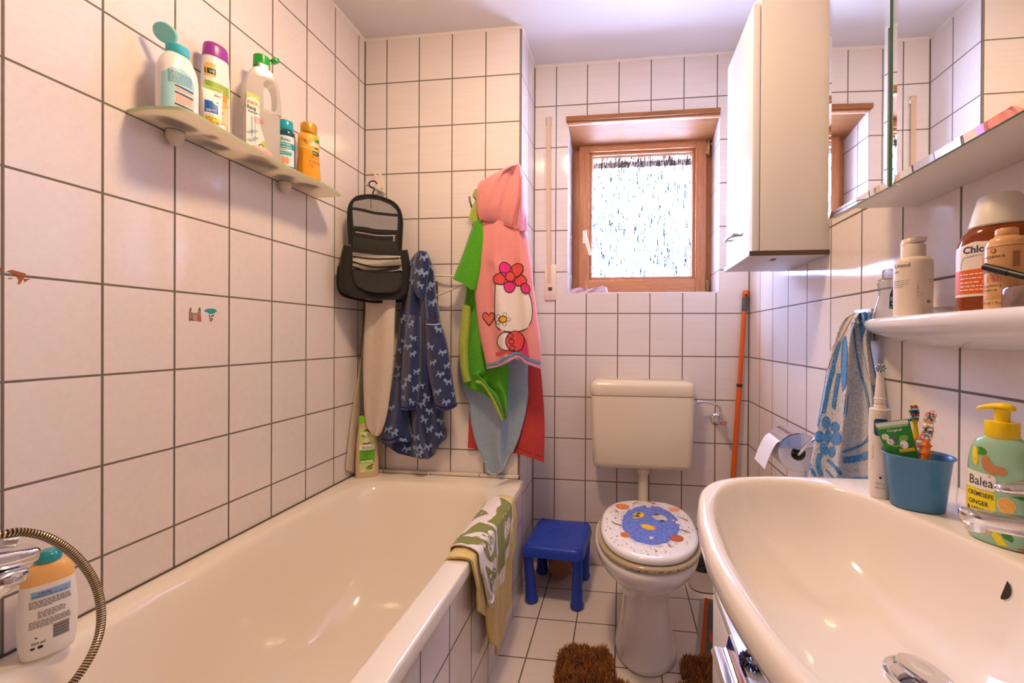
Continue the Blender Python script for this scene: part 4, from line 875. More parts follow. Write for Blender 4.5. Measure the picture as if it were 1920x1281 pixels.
gb = Cloth([[(893, 405), (930, 405)], [(885, 450), (935, 450)], [(880, 500), (940, 500)], [(872, 560), (945, 560)], [(866, 610), (950, 610)], [(862, 660), (952, 655)], [(868, 700), (953, 690)], [(878, 728), (890, 700), (915, 718), (953, 715)], [(908, 738), (953, 740)], [(932, 768), (952, 768)], [(942, 786), (946, 789), (951, 782)]], 1.525, .026, [(2.3, .4, .008, .014, .05), (4.3, .1, .002, .004, .1)], 60, 84, 2.4)
gs = Cloth([[(889, 415), (905, 412)], [(880, 440), (912, 440)], [(868, 475), (912, 480)], [(856, 505), (905, 515)], [(849, 524), (868, 532), (886, 545), (898, 540)]], 1.49, .036, [(1, .4, .003, .004, .2)], 34, 44, 2)
gh = Cloth([[(889, 356), (896, 353), (905, 358)], [(886, 368), (906, 370)], [(890, 376), (906, 378)], [(885, 388), (908, 386)], [(882, 398), (910, 398)], [(878, 412), (890, 417), (910, 414)]], 1.50, .028, [(1.5, .3, .003, .003, .2)], 26, 34, 2)
gl_ = Cloth([[(868, 570), (884, 575)], [(863, 610), (882, 612)], [(860, 650), (878, 655)], [(863, 690), (880, 700)], [(869, 718), (884, 714)]], 1.515, .03, [], 16, 30, 2)
towel('child_robe', 'grass green child robe with pale green lining between blue and pink towels', 'robe', [('robe_body', gb, TGRN, lambda m, cl: m.tube([at(*p_, y=1.493) for p_ in ((893, 716), (906, 720), (921, 742), (934, 768), (943, 788))], .007, TGRL, 10, 30)), ('robe_sleeve', gs, TGRN, None), ('robe_hood', gh, TGRL, None), ('robe_lining', gl_, TGRL, None)], at(920, 789, y=1.52), None)
# pink hooded towel with a printed panel
PKB = Cloth([[(897, 408), (940, 414), (985, 432)], [(888, 440), (990, 452)], [(879, 484), (994, 480)], [(886, 505), (998, 505)], [(889, 540), (1001, 540)], [(893, 580), (1006, 580)], [(898, 620), (1011, 620)], [(905, 655), (1015, 655)], [(913, 692), (935, 688), (968, 672), (990, 684), (1014, 692)]], 1.49, .045, [(2.1, .62, .007, .013, .02), (4.5, .2, .002, .004, .1)], 72, 84, 2.3)
PKH = Cloth([[(948, 314), (975, 307)], [(915, 332), (945, 322), (979, 322)], [(897, 345), (940, 345), (980, 345)], [(893, 370), (978, 370)], [(894, 395), (972, 400)], [(899, 412), (930, 418), (967, 428)]], 1.458, lambda v: .046*(1-.85*v**4), [(1.9, .5, .009, .003, .15), (4.2, .1, .004, .001, .3)], 50, 50, 2)
PKS = Cloth([[(975, 330), (980, 330)], [(972, 380), (983, 385)], [(968, 410), (988, 410)], [(968, 432), (990, 434)]], 1.47, .03, [(1.5, .3, .004, .006, .2)], 24, 30, 2)
OUT = P('print_outline', '#2d2226', .9); PW = terry('print_white', '#f2e9e4', '#e6dbd6', 520, .3); PM = terry('print_magenta', '#ea3f8e', '#d83380', 520, .3); PR = terry('print_red', '#ea5a5c', '#dc4c50', 520, .3); HEART = terry('print_heart', '#e07a64', '#d26c58', 520, .3); PY = terry('print_yellow', '#f3b81f', '#e6aa18', 520, .3)
def pinkprint(m, cl):
    S = cl.psurf; el = lambda cx, cy, rx, ry, r=0, n=20: [(cx+rx*cos(2*pi*k/n)*cos(r)-ry*sin(2*pi*k/n)*sin(r), cy+rx*cos(2*pi*k/n)*sin(r)+ry*sin(2*pi*k/n)*cos(r)) for k in range(n)]
    def shape(pts, mat, off, w=1.5):
        m.decal(pts, S, mat, off, 4); stroke(m, pts, w, S, OUT, off+.0004, len(pts)*2+1, True)
    shape([(929, 532), (940, 528), (955, 534), (975, 536), (990, 548), (997, 570), (997, 598), (988, 616), (970, 622), (945, 621), (931, 612), (928, 580)], PW, .0010)
    for k in range(5): a = 2*pi*k/5+.4; shape(el(957+17*cos(a), 519+15*sin(a), 15, 11, a), PM if k % 2 else PR, .0016+.0003*k)
    shape(el(957, 519, 9, 9), PR, .0036); shape(el(985, 541, 7, 10, -.4), PM, .0038)
    shape([(917, 611), (911, 603), (906, 596), (906, 589), (910, 586), (914, 588), (916, 592), (920, 587), (925, 587), (928, 591), (926, 599), (921, 606)], HEART, .0012)
    shape(el(943, 599, 7, 6), PY, .0016)
    for k in range(5): a = 2*pi*k/5; stroke(m, el(943+10*cos(a), 599+9*sin(a), 4, 3.4, a), .9, S, OUT, .0014, 21, True)
    shape(el(950, 640, 17, 17), PW, .0020); shape(el(966, 640, 18, 19), PR, .0026)
    for cy in (630, 641, 653): stroke(m, el(957+(cy-630)*.15, cy, 5, 4.6), 1.2, S, OUT, .0032, 22, True)
    m.decal([(978, 624), (988, 640), (993, 672), (975, 664), (984, 648)], S, PM, .0016, 4)
    stroke(m, [(930, 664), (950, 660), (975, 660), (990, 668)], 6, S, PR, .0014, 16)
    SB = C_('hem_blue', '#5f9bbf', .9); stroke(m, [(914, 684), (936, 679), (968, 662), (990, 673), (1013, 681)], 4.5, S, SB, .0040, 30); stroke(m, [(914, 690), (936, 686), (968, 669), (990, 680), (1013, 689)], 5, S, terry('hem_lilac', '#d8a8c4', '#c898b8'), .0036, 30)
t_ = towel('hooded_towel', 'pink hooded towel with heart and flower print hanging in front at the shaft corner', 'towel', [('towel_body', PKB, TPNK, pinkprint), ('towel_hood', PKH, TPNK, lambda m, cl: (stroke(m, [(973, 312), (974, 345), (971, 375), (964, 405), (961, 425)], 1.2, cl.psurf, P('pink_stitch', '#cf7a7c', .9), .0012, 24))), ('hood_inside', PKS, terry('towel_lilac_pink', '#e3a2c8', '#d692ba', 560, .35), None)], at(955, 695, y=1.46), None)
m = MB(); m.tube([at(*p, y=1.445) for p in ((899, 411), (930, 417), (955, 424), (985, 433))], .0022, P('pink_stitch', '#cf7a7c', .9), 6, 24); m.build('neck_seam', t_)

# ------------------------------------------------------------------ towels over the tub edge
YLW = terry('towel_yellow', '#ead28c', '#d6ba6c', 420); KT = terry('kitchen_towel_white', '#efe6dc', '#e0d5ca', 700, .3); KG = terry('kitchen_towel_olive', '#8b8f45', '#777c38', 700, .3)
def drape(y0, y1, inner, outer, lift, fold, seed, ns=80, nt=70, th=.006, shift=lambda s, t: 0):
    """cloth laid across the tub rim: s along the rim, t from the inside over the rim and down the front"""
    RX0, RX1 = .690, TX
    def f(s, t, o=0):
        y = y0+(y1-y0)*s; Li, Lo = inner(s), outer(s); arc = RX1-RX0; T = Li+arc+Lo; d = t*T; off = lift+o
        n1 = fold*(sin(s*17+seed)+.6*sin(s*31+seed*2)); 
        if d < Li:
            k = (Li-d); x = RX0-.0-off*.9-.16*k-abs(n1)*.3*min(k*12, 1); z = TZ+off*.3-k*.97
        elif d < Li+arc:
            a = (d-Li)/arc; x = RX0-off*.9+(arc+off*1.9)*a; z = TZ+off*(.3+.75*sin(pi*a)**.45)+.004*sin(pi*a)*(1+noise.noise(Vector((s*7, a*3, seed))))
        else:
            k = d-Li-arc; w = min(k*14, 1); x = RX1+off+(.010+n1*1.2+.006*noise.noise(Vector((s*6, k*9, seed))))*w; z = TZ+off*.3-k
        return Vector((x, y+shift(s, t), z))
    return f
def drape_mesh(m, f, mat, th, ns=80, nt=70):
    nu, nv = ns, nt; A = [f(i/nu, j/nv, th) for j in range(nv+1) for i in range(nu+1)]; B = [f(i/nu, j/nv, 0) for j in range(nv+1) for i in range(nu+1)]; N = len(A); ix = lambda i, j: j*(nu+1)+i; fs = []
    for j in range(nv):
        for i in range(nu): q = (ix(i, j), ix(i+1, j), ix(i+1, j+1), ix(i, j+1)); fs += [q, tuple(N+k for k in reversed(q))]
    edge = [ix(i, 0) for i in range(nu+1)]+[ix(nu, j) for j in range(1, nv+1)]+[ix(i, nv) for i in range(nu-1, -1, -1)]+[ix(0, j) for j in range(nv-1, 0, -1)]
    for a, c in zip(edge, edge[1:]+edge[:1]): fs.append((a, c, c+N, a+N))
    m.add(A+B, fs, mat)
def lerpt(tab, s):
    for (a, b), (c, d) in zip(tab, tab[1:]):
        if s <= c: t = (s-a)/(c-a); t = t*t*(3-2*t); return b+(d-b)*t
    return tab[-1][1]
fy = drape(.905, 1.345, lambda s: lerpt([(0, .075), (.3, .06), (.7, .03), (1, .0)], s), lambda s: lerpt([(0, .10), (.07, .155), (.17, .19), (.26, .22), (.33, .33), (.45, .40), (.62, .395), (.75, .33), (.86, .29), (1, .18)], s), .004, .006, 1.3)
yt = thing('towel', 'yellow terry towel hanging over the tub edge under a green patterned towel', 'towel', (.76, 1.12, .11))
m = MB(); drape_mesh(m, fy, YLW, .006); m.build('towel_cloth', yt)
fk = drape(.95, 1.285, lambda s: lerpt([(0, .095), (.25, .085), (.6, .045), (1, .012)], s), lambda s: lerpt([(0, .05), (.2, .185), (.42, .205), (.55, .18), (.75, .14), (1, .05)], s), .0165, .0035, 4.1, shift=lambda s, t: .02*sin(t*4+1))
kt = thing('kitchen_towel', 'olive green and white kitchen towel with hearts over the yellow towel on the tub edge', 'towel', (.75, 1.11, .33))
m = MB(); drape_mesh(m, fk, KT, .003)
def ks(u, v):
    p = fk(u, v, .003); e = .004; a = fk(min(u+e, 1), v, .003)-fk(max(u-e, 0), v, .003); b = fk(u, min(v+e, 1), .003)-fk(u, max(v-e, 0), .003); n = b.cross(a).normalized()
    if n.dot(CAM-p) < 0: n = -n
    return p, n
def heart(cx, cy, rx, ry, rot=0, n=26):
    o = []
    for k in range(n):
        a = 2*pi*k/n; x = 16*sin(a)**3/17; y = -(13*cos(a)-5*cos(2*a)-2*cos(3*a)-cos(4*a))/17; x, y = x*cos(rot)-y*sin(rot), x*sin(rot)+y*cos(rot); o.append((cx+rx*x, cy+ry*y))
    return o
sq_ = [(.0, .36, .30, .02), (.30, .66, .34, .66), (.66, .99, .02, .30)]
for (u0, u1, v0, v1) in ((.02, .36, .30, .62), (.40, .97, .32, .84)): m.decal([(u0, v0), (u1, v0), (u1, v1), (u0, v1)], ks, KG, .0008, .04)
m.decal(heart(.20, .47, .13, .12, .3), ks, KT, .0014, .03); m.decal(heart(.70, .58, .15, .17, .2), ks, KT, .0014, .03); m.decal(heart(.56, .16, .16, .12, .1), ks, KG, .0010, .03); m.decal(heart(.24, .78, .15, .12, .1), ks, KG, .0010, .03)
rnd = random.Random(2)
for cx, cy, rx, ry, mt in ((.20, .47, .09, .08, KG), (.70, .58, .10, .12, KG), (.56, .16, .11, .08, KT), (.24, .78, .10, .08, KT)):
    for k in range(22): m.blob(cx+rx*rnd.uniform(-1, 1), cy+ry*rnd.uniform(-.8, .7), .012, .010, ks, mt, .002, rnd.random()*3, 6, .05)
m.decal([(.02, .90), (.50, .90), (.50, .985), (.02, .985)], ks, terry('kitchen_towel_beige', '#cfb9a0', '#bfa88f', 700, .3), .0008, .04)
m.build('towel_cloth', kt)
m = MB(); p, n = ks(.14, .985); m.tube([p, p+Vector((.006, .005, -.012)), p+Vector((.006, .028, -.010)), p+Vector((.0, .035, .0))], .0025, KT, 8, 14); m.build('hanging_loop', kt)
# ================================================================== toilet corner
tx, ty = 1.247, 1.30
wc = thing('toilet', 'white floor standing toilet with closed seashell lid beneath the cistern', 'toilet', (1.243, 1.33, 0))
def egg(cx, cy, z, rx, yf, yb, nf=2.1, nb=2.6, seg=64):
    out = []
    for k in range(seg):
        a = 2*pi*k/seg; c, s_ = cos(a), sin(a); n, ry = (nb, yb) if s_ > 0 else (nf, yf); d = (abs(c)**n+abs(s_)**n)**(-1/n); out.append(Vector((cx+rx*c*d, cy+ry*s_*d, z)))
    return out
m = MB(); R = [egg(1.243, 1.34, z, rx, yf, yb) for z, rx, yf, yb in ((0, .103, .140, .16), (.008, .108, .146, .165), (.025, .106, .143, .165), (.07, .095, .13, .16), (.14, .085, .118, .16), (.20, .080, .113, .165), (.235, .083, .120, .17), (.262, .100, .145, .18), (.295, .134, .190, .195), (.33, .160, .232, .21), (.365, .176, .263, .22), (.388, .181, .272, .225), (.400, .179, .270, .224), (.404, .172, .262, .218))]
for z, k in ((.404, .74), (.39, .70), (.30, .55), (.24, .3)): R.append(egg(1.243, 1.32, z, .172*k, .25*k, .21*k))
m.loft(R, SANI, True, True); m.build('toilet_bowl', wc, smooth=60)
SEATM = translucent('seat_clear_cream', '#dccaa6', .35, .1, .0, .2); LIDM = P('lid_pearl', '#f3f1f0', .1, coat=.6)
def lidring(z, g, cy=1.298): return egg(1.248, cy, z, .172+g, .228+g, .232+g*.6, 2.15, 2.9, 72)
m = MB(); m.loft([lidring(.4065, -.006), lidring(.409, .001), lidring(.419, .004), lidring(.4245, -.001), lidring(.4255, -.010)], SEATM); rnd = random.Random(5); SH = [C_('shell_brown', '#9c7650'), C_('shell_tan', '#c7a782'), C_('shell_dark', '#6e5038'), C_('shell_rose', '#d8a894')]
rg = lidring(.4195, .0046)
for k in range(60):
    i = rnd.randrange(36, 72); p = rg[i]; q = rg[(i+1) % 72]; d = (q-p).normalized(); n = Vector((d.y, -d.x, 0)); c = p.lerp(q, rnd.random()); w = rnd.uniform(.002, .007); h = rnd.uniform(.001, .003); z = rnd.uniform(-.006, .001)
    m.add([c+d*w*sx_+Vector((0, 0, z+h*sz_))+n*.0004 for sx_, sz_ in ((-1, 0), (0, -1), (1, 0), (0, 1))], [(0, 1, 2, 3)], rnd.choice(SH))
m.build('toilet_seat', wc, smooth=60)
m = MB(); m.loft([lidring(.4285, -.016), lidring(.4295, -.010), lidring(.4385, -.007), lidring(.446, -.010), lidring(.4495, -.018), lidring(.4505, -.034)], LIDM); ld = m.build('toilet_lid', wc, smooth=60)
LZ = .4507; LS = lambda px, py: (at(px, py, z=LZ), Vector((0, 0, 1)))
t = NT('lid_sea_blue'); co = t.coord('Object'); c = t.mix(t.ramp(t.noise(co, 420, 2, .7), [(.42, (0, 0, 0)), (.66, (1, 1, 1))]), '#2a4fc6', '#8fabf0'); b = t.n('ShaderNodeBsdfPrincipled', None, Base_Color=c, Roughness=.12); SEA = t.done(b)
m = MB(); rnd = random.Random(9); pts = []
for k in range(60):
    a = 2*pi*k/60; r = 1+rnd.uniform(-.02, .02); pts.append((1220+54*r*cos(a)+6*sin(a)*-1, 985+36*r*sin(a)+8*cos(a)))
m.decal(pts, LS, SEA, .0002, 6)
for k in range(900):
    a = rnd.uniform(0, 2*pi); r = rnd.gauss(1.02, .09); x, y = 1220+54*r*cos(a)-6*sin(a), 985+36*r*sin(a)+8*cos(a); m.blob(x, y, rnd.uniform(.3, .8), rnd.uniform(.25, .55), LS, SEA, .0003, 0, 5)
YF_, BF = C_('fish_yellow', '#eec21e', .2), C_('fish_black', '#23222a', .25); WF = C_('fish_silver', '#c9c9c4', .2)
m.decal([(1185, 971), (1190, 969), (1187, 965), (1192, 962), (1202, 961), (1208, 964), (1208, 968), (1203, 971), (1195, 972), (1190, 974), (1190, 972)], LS, YF_, .0006); m.decal([(1189, 968), (1197, 966), (1200, 969), (1192, 970)], LS, BF, .0009); m.decal([(1192, 964), (1200, 961.5), (1202, 964), (1194, 966)], LS, BF, .0009)
m.decal([(1222, 969), (1228, 966), (1240, 966), (1248, 970), (1252, 976), (1242, 977), (1230, 975)], LS, WF, .0006); m.decal([(1225, 966), (1230, 964), (1238, 966), (1230, 967)], LS, BF, .0009); m.decal([(1236, 976), (1244, 975.5), (1246, 977.5), (1240, 979)], LS, BF, .0009)
m.decal([(1200, 985), (1206, 983.5), (1218, 985), (1229, 989), (1231, 991), (1226, 994.5), (1214, 994), (1204, 990)], LS, YF_, .0006); m.decal([(1224, 988), (1230, 990.5), (1226, 993)], LS, ORA, .0009)
SO, SP = C_('shell_orange', '#e07a3c', .25), C_('shell_pink', '#f0b79c', .25); SO2 = C_('shell_rust', '#b85a2c', .25)
for x, y, a, b_, mt, mt2 in ((1167, 950, 13, 5, SO, SP), (1264, 956, 11, 4.5, SP, SO), (1172, 1003, 9, 5, SO, SO2), (1269, 1010, 13, 6.5, SO2, SO), (1216, 950, 5, 2, LIDM, SP), (1272, 980, 6, 3, LIDM, SP), (1221, 1009, 4, 2.5, LIDM, SP), (1262, 976, 2.5, 1.5, LIDM, SP)):
    m.blob(x, y, a, b_, LS, mt, .0006, .1, 20)
    for j in range(4): stroke(m, [(x-a*.6+j*a*.35, y-b_*.6), (x-a*.3+j*a*.3, y+b_*.7)], .8, LS, mt2, .0009)
for k in range(170):
    a = rnd.uniform(0, 2*pi); r = rnd.uniform(1.08, 1.5); x, y = 1219+60*r*cos(a), 985+39*r*sin(a); p = at(x, y, z=LZ); u, v = (p.x-1.248)/.155, (p.y-1.298)/(.21)
    if u*u+v*v < .98: m.blob(x, y, rnd.uniform(.5, 2.6), rnd.uniform(.4, 1.0), LS, rnd.choice(SH), .0005, rnd.uniform(-1, 1), 7)
for x0, y0, x1, y1 in ((1148, 980, 1166, 986), (1214, 941, 1229, 945), (1273, 970, 1290, 977), (1272, 992, 1290, 999), (1246, 1014, 1259, 1027), (1186, 945, 1196, 942), (1240, 1020, 1232, 1018)): m.decal([(x0, y0-.6), (x1, y1-1.4), (x1, y1+1.4), (x0, y0+.6)], LS, SH[0], .0008)
m.build('seashell_picture', ld)
for sx in (-.072, .072): m = MB(); m.tube([(1.248+sx-.014, 1.528, .428), (1.248+sx+.014, 1.528, .428)], .009, CHROME, 14); m.build('lid_hinge', wc)

ci = thing('toilet_cistern', 'cream plastic cistern mounted on the tiles below the window', 'cistern', (1.246, Y2, .51))
def rr(x0, x1, y0, y1, z, r, seg=8):
    o = []
    for cx, cy, a0 in ((x1-r, y1-r, 0), (x0+r, y1-r, pi/2), (x0+r, y0+r, pi), (x1-r, y0+r, 3*pi/2)):
        for k in range(seg+1): a = a0+pi/2*k/seg; o.append(Vector((cx+r*cos(a), cy+r*sin(a), z)))
    return o
CIS = P('cistern_plastic', '#f0e3c8', .18, coat=.3); cx0, cx1, cyf, cyb = 1.016, 1.476, 1.714, Y2-.001
m = MB(); m.loft([rr(cx0+a, cx1-a, cyf+b_, cyb, z, .028) for a, b_, z in ((.045, .04, .505), (.022, .022, .508), (.012, .010, .518), (.008, .005, .535), (.002, 0, .70), (0, 0, .838))], CIS); m.build('cistern_tank', ci, smooth=45)
m = MB(); m.loft([rr(cx0+a, cx1-a, cyf+a, cyb, z, .028) for a, z in ((-.0005, .8405), (-.002, .843), (-.002, .882), (.002, .895), (.012, .903), (.035, .907))], CIS); m.build('cistern_lid', ci, smooth=45)
m = MB(); px_ = at(1206, 900, y=1.785).x; m.lathe([(.031, .506), (.031, .482), (.028, .474), (.0245, .472), (.0235, .468), (.0235, .40), (.0235, .345)], CIS, (px_, 1.785, 0), 28); m.tube([(px_, 1.785, .36), (px_, 1.78, .335), (px_-.004, 1.74, .315), (1.248, 1.62, .31), (1.246, 1.54, .31)], .0235, CIS, 20, 20); m.build('flush_pipe', ci)
vv = thing('stop_valve', 'chrome angle valve with curved supply pipe to the right of the cistern', 'valve', (1.588, Y2, .76))
m = MB(); vc = at(1345, 788, y=Y2-.02); a = at(1307, 754, y=1.79)
m.tube([a, a+Vector((.012, 0, 0))], .0095, CHROME, 14); m.tube([a+Vector((.008, 0, 0)), a+Vector((.045, .002, 0)), Vector((vc.x+.002, 1.80, a.z-.02)), Vector((vc.x+.012, 1.805, vc.z+.022))], .006, CHROME, 14, 24); m.build('supply_pipe', vv)
m = MB(); m.lathe([(.001, 0), (.027, 0), (.028, .003), (.022, .009), (.012, .011), (.012, .03), (.001, .03)], CHROME, (vc.x, Y2-.0005, vc.z), 30, 'y'); m.tube([(vc.x+.012, 1.805, vc.z+.028), (vc.x+.009, 1.808, vc.z-.008)], .0105, CHROME, 14)
m.tube([(vc.x, Y2-.026, vc.z-.004), (vc.x+.012, Y2-.062, vc.z-.004)], .011, CHROME, 16); m.build('valve_body', vv)
m = MB(); m.tube([(vc.x+.012, Y2-.060, vc.z-.004), (vc.x+.018, Y2-.080, vc.z-.004)], .0125, P('valve_knob', '#c9a3a8', .15, .7), 10); m.build('valve_knob', vv)

# ------------------------------------------------------------------ stool, pot, broom, bin
BLUE = P('stool_blue', '#2446bd', .32, bump=(140, .06, .001))
so = thing('step_stool', 'blue plastic child step stool standing between bathtub and toilet', 'stool', (.884, 1.63, 0))
cxs, cys, rot = .884, 1.632, radians(-4)
def sr(z, hx, hy, pinch): 
    o = []
    for k in range(72):
        a = 2*pi*k/72; c, s_ = cos(a), sin(a); d = (abs(c)**7+abs(s_)**7)**(-1/7); x, y = c*d, s_*d; f = 1-pinch*(1-abs(x)**2.5 if abs(y) > abs(x) else 1-abs(y)**2.5)
        X, Y = (x*hx, y*hy*f) if abs(y) > abs(x) else (x*hx*f, y*hy); o.append(Vector((cxs+X*cos(rot)-Y*sin(rot), cys+X*sin(rot)+Y*cos(rot), z)))
    return o
m = MB(); m.loft([sr(.204, .134, .150, .05), sr(.206, .1365, .1525, .05), sr(.228, .132, .148, .05), sr(.240, .128, .144, .06), sr(.245, .121, .136, .07), sr(.2455, .104, .117, .09), sr(.2435, .064, .072, .05), sr(.2435, .02, .02, 0)], BLUE, True, True)
def top_(x, y): return Vector((cxs+x*cos(rot)-y*sin(rot), cys+x*sin(rot)+y*cos(rot), .244))
for r_ in range(2):
    pass
for i in range(9):
    for j in range(9):
        x, y = (i-4)*.011, (j-4)*.012
        if (x/.045)**2+(y/.05)**2 < 1.15: c = top_(x, y); m.lathe([(.0032, -.0003), (.0026, .0009), (.001, .0013)], BLUE, c, 8)
seat = m.build('seat', so, smooth=50)
for sx in (-1, 1):
    for sy in (-1, 1): c = top_(sx*.103, sy*.121); m = MB(); m.lathe([(.0095, .000), (.0095, .0022), (.008, .003), (.001, .0026)], BLUE, c, 18); m.build('corner_plug', seat)
for k, (bx_, by_, t0, t1) in enumerate(((.786, 1.535, -.104, -.118), (.978, 1.515, .104, -.118), (.789, 1.748, -.104, .118), (.987, 1.730, .104, .118))):
    tp = top_(t0, t1); tp.z = .205; bt = Vector((bx_, by_, 0)); m = MB(); rings = []
    for z, r in ((0, .022), (.003, .0265), (.011, .0285), (.021, .0265), (.027, .0235), (.10, .0215), (.205, .0195)):
        f = z/.205; c = bt.lerp(tp, f); rings.append([Vector((c.x+r*cos(2*pi*j/24), c.y+r*sin(2*pi*j/24), z)) for j in range(24)])
    m.loft(rings, BLUE); m.build('leg', so)
POT = P('pot_terracotta', '#a8705f', .55); m = MB(); s0 = len(m.v)
m.lathe([(.001, .052), (.038, .052), (.042, .048), (.047, .02), (.056, -.045), (.0575, -.049), (.0555, -.050), (.053, -.046), (.044, .02), (.038, .044), (.026, .046), (.0255, .0445), (.001, .0445)], POT, (0, 0, 0), 40, 'y', cap0=True, cap1=True)
for i in range(s0, len(m.v)):
    v = m.v[i]; a = atan2(v.z, v.x); k = 1+.022*cos(8*a)*max(0, min((v.y+.01)/.05, 1)); v.x *= k; v.z *= k
zz = min(v.z for v in m.v); m.xform(0, Matrix.Translation((.880, 1.735, -zz*1.14+.0005)) @ Matrix.Diagonal((1.14, 1.14, 1.14, 1)))
m.one('flower_pot', 'small reddish brown flower pot lying on its side under the blue stool', 'pot')
bp = at(1375, 892, y=1.815); tp = at(1398, 552, y=1.832); dd = (bp-tp).normalized(); bot = tp+dd*(tp.z/-dd.z)
br = thing('broom_handle', 'orange telescopic broom handle leaning in the corner behind the washbasin', 'broom', bot)
ORG = P('pole_orange', '#e2621c', .3, coat=.3); GRP = P('grip_grey', '#5d5a5e', .5)
top = tp-dd*.018; j1 = tp+dd*((tp.z-at(1388, 724, y=1.80).z)/-dd.z)
m = MB(); m.tube([bot-dd*.004, j1], .0118, ORG, 18); m.tube([j1, tp+dd*.06], .0102, ORG, 18); m.build('pole', br)
m = MB(); m.tube([j1-dd*.007, j1+dd*.007], .0128, P('collar_dark', '#3a2f2c', .5), 18); m.build('collar', br)
m = MB(); m.tube([tp+dd*.012, tp+dd*.078], .0128, GRP, 18); m.build('grip', br)
m = MB(); m.tube([tp+dd*.016, tp, tp-dd*.012, tp-dd*.018], lambda f: (.0125, .013, .0125, .009)[min(int(f*3.01), 3)], ORG, 18); m.tube([tp+Vector((-.001, -.0135, -.006)), tp+Vector((-.001, -.0122, -.006))], .006, P('hole_dark', '#5a2208', .7), 12); m.build('end_cap', br)
bn = thing('waste_bin', 'small white waste bin with a black bag between toilet and washbasin', 'bin', (1.535, 1.748, 0))
BW = C_('bin_white', '#e8dfd2', .3); m = MB(); m.loft([se_ring(1.535, 1.748, z, .085*k, .074*k, 2.6, 56) for z, k in ((.0, .93), (.004, .96), (.010, .965), (.092, 1.04), (.096, 1.05), (.097, 1.03), (.090, 1.0))], BW, True, False); m.build('bin_body', bn)
m = MB(); m.loft([se_ring(1.535, 1.748, z, .085*k, .074*k, 2.6, 56) for z, k in ((.0005, .945), (.006, .968), (.0065, .955))], C_('bin_foot', '#4a423c', .6)); m.build('bin_foot_ring', bn)
BAG = P('bin_bag_black', '#121512', .3, bump=(60, .8, .01)); m = MB(); R = []
for i, (z, k) in enumerate(((.098, 1.055), (.094, 1.06), (.1005, 1.045), (.112, .93), (.135, .88), (.152, .70), (.160, .4), (.158, .1))):
    R.append([p+Vector(((p.x-1.535)*.12*noise.noise(p*38+Vector((0, 0, i))), (p.y-1.748)*.12*noise.noise(p*45), .006*noise.noise(p*30))) if i > 2 else p for p in se_ring(1.535, 1.748, z, .085*k, .074*k, 2.5, 56)])
m.loft(R, BAG, False, True)
for px, py, r in ((1323, 1054, 5),):
    c = at(px, py, y=1.695)
    for k in range(7): a = 2*pi*k/7; d = Vector((cos(a), 0, sin(a))); n = Vector((-d.z, 0, d.x)); m.add([c+n*.002, c-n*.002, c+d*.011-n*.003, c+d*.014, c+d*.011+n*.003], [(0, 1, 2, 3, 4)], C_('bag_print', '#d9d6d0', .5))
m.build('bin_bag', bn)

# ------------------------------------------------------------------ rugs
RG = thing('woven_rug', 'small grey and orange rug with white fringe on the floor beside the vanity unit', 'rug', (1.57, 1.40, 0))
e0, e1 = Vector((1.506, 1.637, 0)), Vector((1.424, 1.292, 0)); ed = (e1-e0); ln = ed.length; ed.normalize(); wd = Vector((-ed.y, ed.x, 0))
if wd.x < 0: wd = -wd
RS = plane_surf(e0+Vector((0, 0, .008)), ed, wd); GREYR = P('rug_grey', '#6e6a68', .95, bump=(300, .5, .003), var=(60, '#5a5756', .8)); ORR = P('rug_orange', '#b9551f', .95, bump=(300, .5, .003)); REDR = P('rug_red', '#c9553f', .95, bump=(300, .5, .003)); WHR = P('rug_fringe', '#cdbfb6', .95)
m = MB(); m.prism([(0, 0), (ln, 0), (ln, .24), (0, .24)], e0+Vector((0, 0, .0005)), ed, wd, (0, 0, .0075), GREYR)
m.decal([(0, 0), (ln, 0), (ln, .016), (0, .016)], RS, ORR, .0005)
for u, v, a, b_, r in ((.24, .045, .035, .018, .2), (.14, .055, .03, .014, .4), (.31, .05, .02, .016, -.3), (.05, .05, .02, .012, 0)): m.blob(u, v, a, b_, RS, REDR, .0006, r); m.blob(u+.004, v+.004, a*.45, b_*.45, RS, P('rug_blue', '#56607a', .95), .0010, r)
m.build('rug_field', RG)
m = MB(); rnd = random.Random(4)
for i in range(170):
    u = i/170*ln; L_ = rnd.uniform(.012, .019); s_ = rnd.uniform(-.003, .003); p = e0+ed*u; q = p-wd*L_+ed*s_; m.add([p+Vector((0, 0, .006)), p+ed*.0026+Vector((0, 0, .006)), q+ed*.0022+Vector((0, 0, .002)), q+Vector((0, 0, .002))], [(0, 1, 2, 3)], WHR)
fo = m.build('fringe', RG)
MAT = thing('pedestal_mat', 'brown shaggy horseshoe mat laid around the foot of the toilet', 'mat', (1.22, 1.0, 0))
PB = P('mat_backing', '#5a3517', .95)
op = []
def arc(cx, cy, r, a0, a1, n=10): return [(cx+r*cos(a0+(a1-a0)*i/n), cy+r*sin(a0+(a1-a0)*i/n)) for i in range(n+1)]
mo = arc(.995, 1.235, .05, pi, pi/2)+arc(1.085, 1.235, .05, pi/2, .2)+[(1.138, 1.20)]+arc(1.243, 1.275, .150, pi+.45, 2*pi-.45, 16)+[(1.352, 1.20)]+arc(1.40, 1.235, .05, pi-.2, pi/2)+arc(1.455, 1.235, .05, pi/2, 0)+[(1.505, .75), (.945, .75)]
m = MB(); m.prism(mo, (0, 0, .0005), (1, 0, 0), (0, 1, 0), (0, 0, .006), PB); m.build('mat_backing', MAT)
def inside(x, y):
    c = False; n = len(mo); j = n-1
    for i in range(n):
        xi, yi = mo[i]; xj, yj = mo[j]
        if (yi > y) != (yj > y) and x < (xj-xi)*(y-yi)/(yj-yi)+xi: c = not c
        j = i
    return c
